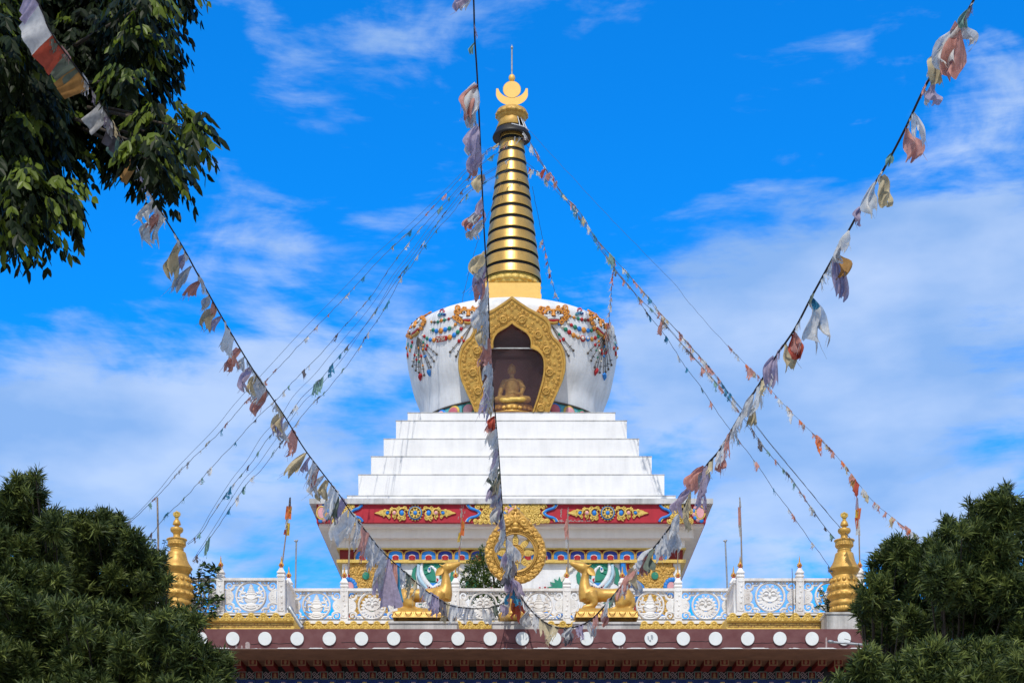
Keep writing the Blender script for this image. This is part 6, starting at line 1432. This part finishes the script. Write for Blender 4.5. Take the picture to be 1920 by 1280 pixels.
def fl_c(r):
    T_ = lambda y: tof(CC, (float(np.interp(y, [q_[1] for q_ in CC], [q_[0] for q_ in CC])), y)); out = []
    spec = [(-25,-5,.62,'f_lil',-.85),(-15,0,.5,'f_white',-.5),(80,86,.35,'f_teal',-.3),(148,160,.95,'f_white',.0),(152,170,1.1,'f_pink',-.12),(165,190,.9,'f_grey',-.05),(180,215,.8,'f_white',-.1),(225,245,.95,'f_lil',-.05),(235,265,.7,'f_grey',-.2),(262,290,.75,'f_lil',-.02),(290,312,.6,'f_pink',-.35),(322,334,.55,'f_cream',-.1),(335,345,.35,'f_white',-.3),
            (365,380,.55,'f_lil',-.05),(380,400,.62,'f_grey',-.35),(392,420,.75,'f_pink',-.9),(400,428,.7,'f_grey',-.8),(415,432,.5,'f_white',-.5),(460,480,.8,'f_cream',-.35),(478,500,.7,'f_grey',-.2),(490,515,.6,'f_lil',-.1)]
    for a_, b2, L, mm, wx in spec: out.append((T_(a_), T_(b2), L, mm, .2, .3, (wx*1.1-.12, 0, -1), 8, 'scrap'))
    for a_ in range(500, 640, 11): out.append((T_(a_), T_(a_+20), r.uniform(.7, 1.0), r.choice(['f_white', 'f_grey', 'f_grey', 'f_white', 'f_cream', 'f_lil', 'f_pink']), .3, .5, (r.uniform(-.6, -.25), 0, -1), 9))
    out += [(T_(628), T_(646), 1.0, 'f_pink', .2, .12, (-.32, 0, -1), 5), (T_(640), T_(650), .7, 'f_pink', .2, .2, (-.1, 0, -1), 5)]
    for a_ in range(655, 735, 12): out.append((T_(a_), T_(a_+22), r.uniform(.7, 1.0), r.choice(['f_white', 'f_grey', 'f_lil', 'f_white']), .25, .45, (r.uniform(-.4, -.1), 0, -1), 8))
    out += [(T_(735), T_(765), 1.0, 'f_lil', .25, .3, (-1.0, 0, -1), 7), (T_(728), T_(750), .8, 'f_cream', .3, .3, (-.2, 0, -1), 6), (T_(770), T_(786), .55, 'f_red', .3, .3, (-.25, 0, -1), 5), (T_(775), T_(800), .6, 'f_pink', .3, .4, (-.3, 0, -1), 6)]
    for a_ in range(790, 945, 10): out.append((T_(a_), T_(a_+18), r.uniform(.6, .9), r.choice(['f_grey', 'f_grey', 'f_lil', 'f_white', 'f_gg', 'f_grey']), .25, .55, (r.uniform(-.6, -.2), 0, -1), 9))
    out += [(T_(880), T_(905), .85, 'f_cream', .2, .15, (-.45, 0, -1), 6), (T_(915), T_(930), .55, 'f_blue', .3, .3, (-.3, 0, -1), 6)]
    for a_ in range(940, 1110, 7): out.append((T_(a_), T_(a_+14), r.uniform(.6, .95), r.choice(['f_grey', 'f_grey', 'f_lil', 'f_white', 'f_dk', 'f_grey']), .3, .5, (r.uniform(-.45, .0) if a_ < 1000 else r.uniform(-.2, .3), 0, -1), 8))
    out += [(T_(1085), T_(1100), 1.2, 'f_blue', .4, .3, (.0, 0, -1), 5), (T_(1095), T_(1110), 1.1, 'f_or', .3, .3, (-.05, 0, -1), 6), (T_(1090), T_(1105), 1.3, 'f_red', .3, .3, (.1, 0, -1), 6), (T_(1080), T_(1100), .8, 'f_pink', .3, .3, (-.5, 0, -1), 6)]
    return out[:100]
string('prayer_flag_string', 'middle string of tattered prayer flags, hanging straight down past the spire to the wheel', CC, 30.0, 48.3, fl_c, .017, None, 5, GRP, fsc=.78)
RC = [(1850,-60),(1826,0),(1794,55),(1775,90),(1732,168),(1697,242),(1658,316),(1626,367),(1595,426),(1560,487),(1521,558),(1490,617),(1455,668),(1428,713),(1400,758),(1380,792),(1349,844),(1328,868),(1300,908),(1287,942),(1263,978),(1235,1016),(1205,1049),(1174,1086),(1146,1121),(1113,1157),(1085,1173),(1045,1176),(1017,1163),(991,1138),(973,1112)]
def fl_r(r):
    T_ = lambda x, y: tof(RC, (x, y)); out = []
    spec = [(1822,8,1812,30,.45,'f_teal',-.2,.3),(1808,32,1800,45,.6,'f_grey',.3,.3),(1802,40,1794,60,.95,'f_white',-.15,.2),(1806,35,1797,52,1.25,'f_pink',-.02,.15),(1795,55,1785,75,.5,'f_grey',-.7,.4),(1775,90,1764,112,.75,'f_cream',-.25,.15),(1768,105,1760,118,.5,'f_white',-.1,.5),(1750,138,1738,160,.6,'f_lil',.12,.2),(1738,158,1728,175,.4,'f_grey',.1,.4),(1720,198,1704,228,.7,'f_white',.05,.8),(1702,232,1692,252,.85,'f_pink',.03,.25),(1680,275,1664,305,.35,'f_teal',-.05,.6),
            (1655,322,1646,336,.8,'f_cream',.0,.3),(1648,334,1636,352,.9,'f_white',-.05,.5),(1625,368,1604,405,.5,'f_lil',-.1,.3),(1600,415,1585,440,.6,'f_white',-.2,.7),(1590,435,1572,465,.6,'f_grey',-.15,.5),(1572,462,1560,480,.7,'f_tan',.12,.12),(1566,475,1556,492,1.05,'f_lil',.05,.15),(1524,552,1520,562,.35,'f_blue',.15,.3),(1521,558,1514,572,1.35,'f_white',.05,.7),(1490,617,1483,628,.62,'f_pink',.08,.15),(1487,622,1482,632,.68,'f_red',.1,.12),(1475,640,1466,655,.8,'f_cream',.02,.4),(1462,660,1450,678,.9,'f_lil',-.05,.3)]
    for x0, y0, x1, y1, L, mm, wx, ta in spec: out.append((T_(x0, y0), T_(x1, y1), L*.95, mm, .3, ta, (wx, 0, -1), 8, 'scrap'))
    t = T_(1452, 674); e_ = T_(1310, 890)
    while t < e_:
        w = r.uniform(.012, .02); out.append((t, t+w, r.uniform(.5, .8), r.choice(['f_grey', 'f_white', 'f_lil', 'f_cream', 'f_pink', 'f_grey', 'f_white']), .35, .5, (r.uniform(-.25, .1), 0, -1), 9)); t += w*.72
    out += [(T_(1330,868), T_(1318,884), .85, 'f_pink', .2, .3, (-.9, 0, -1), 7), (T_(1330,868), T_(1322,880), 1.15, 'f_lil', .3, .15, (-.08, 0, -1), 6), (T_(1305,903), T_(1295,925), .95, 'f_lil', .2, .3, (-.8, 0, -1), 7), (T_(1300,915), T_(1292,930), .7, 'f_cream', .3, .3, (-.1, 0, -1), 6)]
    t = T_(1296, 925); e_ = T_(1190, 1066)
    while t < e_:
        w = r.uniform(.010, .016); out.append((t, t+w, r.uniform(.55, .85), r.choice(PAL), .35, .4, (r.uniform(-.2, .25), 0, -1), 8)); t += w*.8
    out += [(T_(1225,1025), T_(1212,1042), .9, 'f_white', .2, .15, (-1.1, 0, -.8), 6), (T_(1200,1055), T_(1185,1072), .9, 'f_pink', .3, .15, (-.7, 0, -1), 6)]
    t = T_(1190, 1066)
    while t < .985 and len(out) < 99:
        w = r.uniform(.0085, .013); out.append((t, t+w, r.uniform(.5, .78), r.choice(PAL), .3, .45, (r.uniform(-.3, .2), 0, -1), 7)); t += w*.98
    return out
string('prayer_flag_string', 'right string of tattered prayer flags, from the top right corner down to the wheel', RC, 27.0, 48.2, fl_r, .022, None, 8, GRP, fsc=.9)

# ---- thin far strings between the spire and the roof
GF = 'thin flag strings fanning from the spire'
FC = ['f_pink', 'f_white', 'f_cream', 'f_teal', 'f_blue', 'f_grey', 'f_pink', 'f_white']
def far_string(lab, ctrl, D0, D1, n, seed, size=(.09, .21), pal=None, spots=(), r_=.008, twin=False, t_rng=(0, 1)):
    r = random.Random(seed); pal = pal or FC; c_ = catmull(ctrl, 10); xy = np.array([q_[:2] for q_ in c_]); al = np.r_[0, np.cumsum(np.hypot(*np.diff(xy, axis=0).T))]; T = al/al[-1]
    def at(t):
        x = np.interp(t, T, xy[:, 0]); y = np.interp(t, T, xy[:, 1]); D = 1/((1-t)/D0+t/D1); return P(x, y, D)
    root = thing('prayer_flag_string', lab, 'prayer flags', tuple(at(0)), GF)
    mb = MB(); N = 90; mb.tube([at(i/N)+Vector((r.uniform(-.01, .01), 0, r.uniform(-.015, .015))) for i in range(N+1)], r_, 5); mb.build('cord', M['wire'], root)
    if twin: mb = MB(); mb.tube([at(i/N)+Vector((-.16*math.sin(math.pi*i/N)-.02, 0, .16*math.sin(math.pi*i/N)+.02)) for i in range(N+1)], .006, 5); mb.build('cord', M['wire'], root)
    ts = [t_rng[0]+(t_rng[1]-t_rng[0])*(i+r.uniform(-.7, 1.7))/n for i in range(n)]; ts = [min(.985, max(.0, t)) for t in ts]
    for t in ts:
        L = r.uniform(*size)*(1.7 if r.random() < .15 else 1); w = r.uniform(.004, .016); mb = MB(); A, Bv = at(t), at(min(1, t+w)); ragged_flag(mb, A, Bv, (r.uniform(-.9, .5), 0, -1), L, r, r.uniform(.1, .7), 4, .5, .22); mb.build('flag', M[r.choice(pal)], root)
    for (sx, sy, L, mm) in spots:
        i = int(np.argmin(np.hypot(xy[:, 0]-sx, xy[:, 1]-sy))); t = T[i]; mb = MB(); ragged_flag(mb, at(t), at(min(1, t+.014)), (-.15, 0, -1), L, r, .2, 5, .2); mb.build('flag', M[mm], root)
    return root
G1 = ['f_teal', 'f_grey', 'f_blue', 'f_white', 'f_dk', 'f_teal']
far_string('uppermost of the four thin flag strings fanning left from the spire', [(948,262),(905,292),(880,316),(838,362),(772,430),(716,482),(678,524),(630,575),(575,632),(510,702),(450,765),(410,812),(340,880),(300,925),(262,962),(235,985)], 66.6, 49, 34, 21, twin=True)
far_string('second from top of the four thin flag strings fanning left from the spire', [(950,276),(908,304),(875,335),(835,380),(788,430),(740,490),(692,560),(645,612),(600,665),(560,705),(512,755),(480,785),(440,830),(400,872),(345,935),(310,968),(276,1012)], 66.6, 49, 30, 22, pal=G1)
far_string('third from top of the four thin flag strings fanning left from the spire', [(955,300),(915,325),(872,352),(838,395),(815,425),(788,465),(748,520),(700,590),(655,645),(622,685),(600,712),(560,752),(535,790),(500,825),(470,870),(440,905),(400,962),(376,1000),(352,1020)], 66.5, 48.8, 34, 23, pal=G1, spots=[(622,680,.45,'f_blue'),(605,700,.5,'f_teal'),(592,712,.45,'f_teal')], twin=True)
far_string('lowest of the four thin flag strings fanning left from the spire', [(955,318),(918,338),(878,362),(846,402),(822,428),(797,460),(770,500),(752,522),(720,580),(694,620),(660,672),(632,708),(605,740),(580,762),(552,800),(520,840),(490,880),(465,905),(440,940),(410,985),(385,1020),(362,1052)], 66.5, 48.8, 34, 24, pal=G1, spots=[(395,1008,.5,'f_teal')], twin=True)
far_string('thick uppermost flag string running right from the spire, past the tangled knot', [(975,240),(993,265),(1008,290),(1024,318),(1042,345),(1062,372),(1085,395),(1110,435),(1128,460),(1148,482),(1175,510),(1200,540),(1228,572),(1240,590),(1268,618),(1300,655),(1330,688),(1362,730),(1385,760),(1420,800),(1460,850),(1510,910),(1555,965),(1600,1015)], 66.7, 48.6, 60, 31, size=(.13, .26), pal=['f_pink', 'f_white', 'f_cream', 'f_pink', 'f_blue', 'f_white', 'f_grey'], spots=[(1072,382,.5,'f_blue'),(1145,475,.5,'f_teal'),(1240,588,.8,'f_pink')], t_rng=(0, .66), twin=True)
far_string('thin dark middle flag string running right from the spire', [(978,262),(1010,300),(1035,335),(1062,375),(1090,410),(1120,452),(1145,490),(1170,525),(1200,560),(1240,600),(1275,640),(1310,680),(1345,720),(1375,758),(1400,790),(1430,835),(1460,870),(1490,905),(1520,950),(1545,985),(1566,1010)], 66.7, 48.8, 44, 32, pal=['f_dk', 'f_teal', 'f_pink', 'f_grey'], t_rng=(.35, 1), twin=True)
far_string('lowest thin dark flag string running right from the spire', [(982,300),(1010,325),(1045,360),(1068,385),(1100,430),(1128,470),(1160,515),(1190,550),(1215,590),(1245,625),(1280,680),(1310,720),(1340,765),(1380,820),(1420,870),(1445,910),(1480,955),(1510,1000),(1540,1040),(1562,1072)], 66.7, 48.8, 30, 33, size=(.12, .25), pal=['f_dk', 'f_grey', 'f_blue', 'f_pink'], twin=False)
far_string('far flag string coming down behind the right tree, rightmost of the thin ones', [(988,240),(1060,318),(1150,415),(1255,522),(1290,565),(1345,628),(1380,665),(1430,715),(1470,758),(1510,800),(1545,830),(1585,875),(1620,920),(1660,960),(1700,990),(1735,1015),(1765,1040)], 66.7, 44, 48, 34, size=(.12, .24), pal=['f_pink', 'f_white', 'f_cream', 'f_grey', 'f_or'], t_rng=(.5, 1), r_=.005, spots=[(1400,688,.4,'f_pink'),(1528,818,.45,'f_or'),(1600,888,.4,'f_tan'),(1608,893,.45,'f_red')])
far_string('short flag string dropping from the spire to the back of the dome', [(998,350),(1008,400),(1020,460),(1030,505),(1040,545),(1048,566)], 66.6, 69.5, 14, 35, size=(.14, .34), pal=['f_pink', 'f_grey', 'f_red'], t_rng=(.45, .98))
far_string('short vertical flag string hanging from the thick string onto the dome', [(1152,484),(1150,510),(1147,540),(1144,575),(1141,610),(1138,625)], 62.5, 63.6, 26, 36, size=(.12, .2), pal=['f_pink', 'f_grey', 'f_red', 'f_white'])
far_string('loose sagging flag string beside the spire top', [(988,312),(1000,320),(1012,322),(1024,318),(1036,330),(1046,345)], 66.4, 62.0, 16, 37, size=(.13, .26), pal=['f_pink', 'f_red', 'f_white', 'f_pink'])
far_string('flag string wound across the upper rings of the spire', [(885,335),(905,296),(918,278),(940,276),(955,264),(972,258),(990,262)], 64.9, 65.6, 20, 38, size=(.12, .22), pal=['f_pink', 'f_white', 'f_grey'])
far_string('slack thread of flags from the dome behind the middle string', [(862,590),(872,540),(885,490),(900,440),(925,380),(940,340)], 65.5, 66.4, 2, 39)
# tangle of torn pink and white cloth on the right lion mask
tg = thing('flag_tangle', 'tangle of torn pink and white flags caught on the right of the dome', 'prayer flags', tuple(dome_pt(1138, 625, .1)[0])); r = random.Random(4)
for i in range(26):
    t = r.random(); p0, n0 = dome_pt(1138+r.uniform(-5, 5), 610+t*14, .12); mb = MB(); ragged_flag(mb, p0, p0+Vector((r.uniform(-.2, .2), 0, r.uniform(-.1, .1))), (r.uniform(-.6, .5), -.05, -1), r.uniform(.35, 1.1), r, .5, 4, .7); mb.build('flag', M[r.choice(['f_pink', 'f_white', 'f_pink', 'f_grey'])], tg)
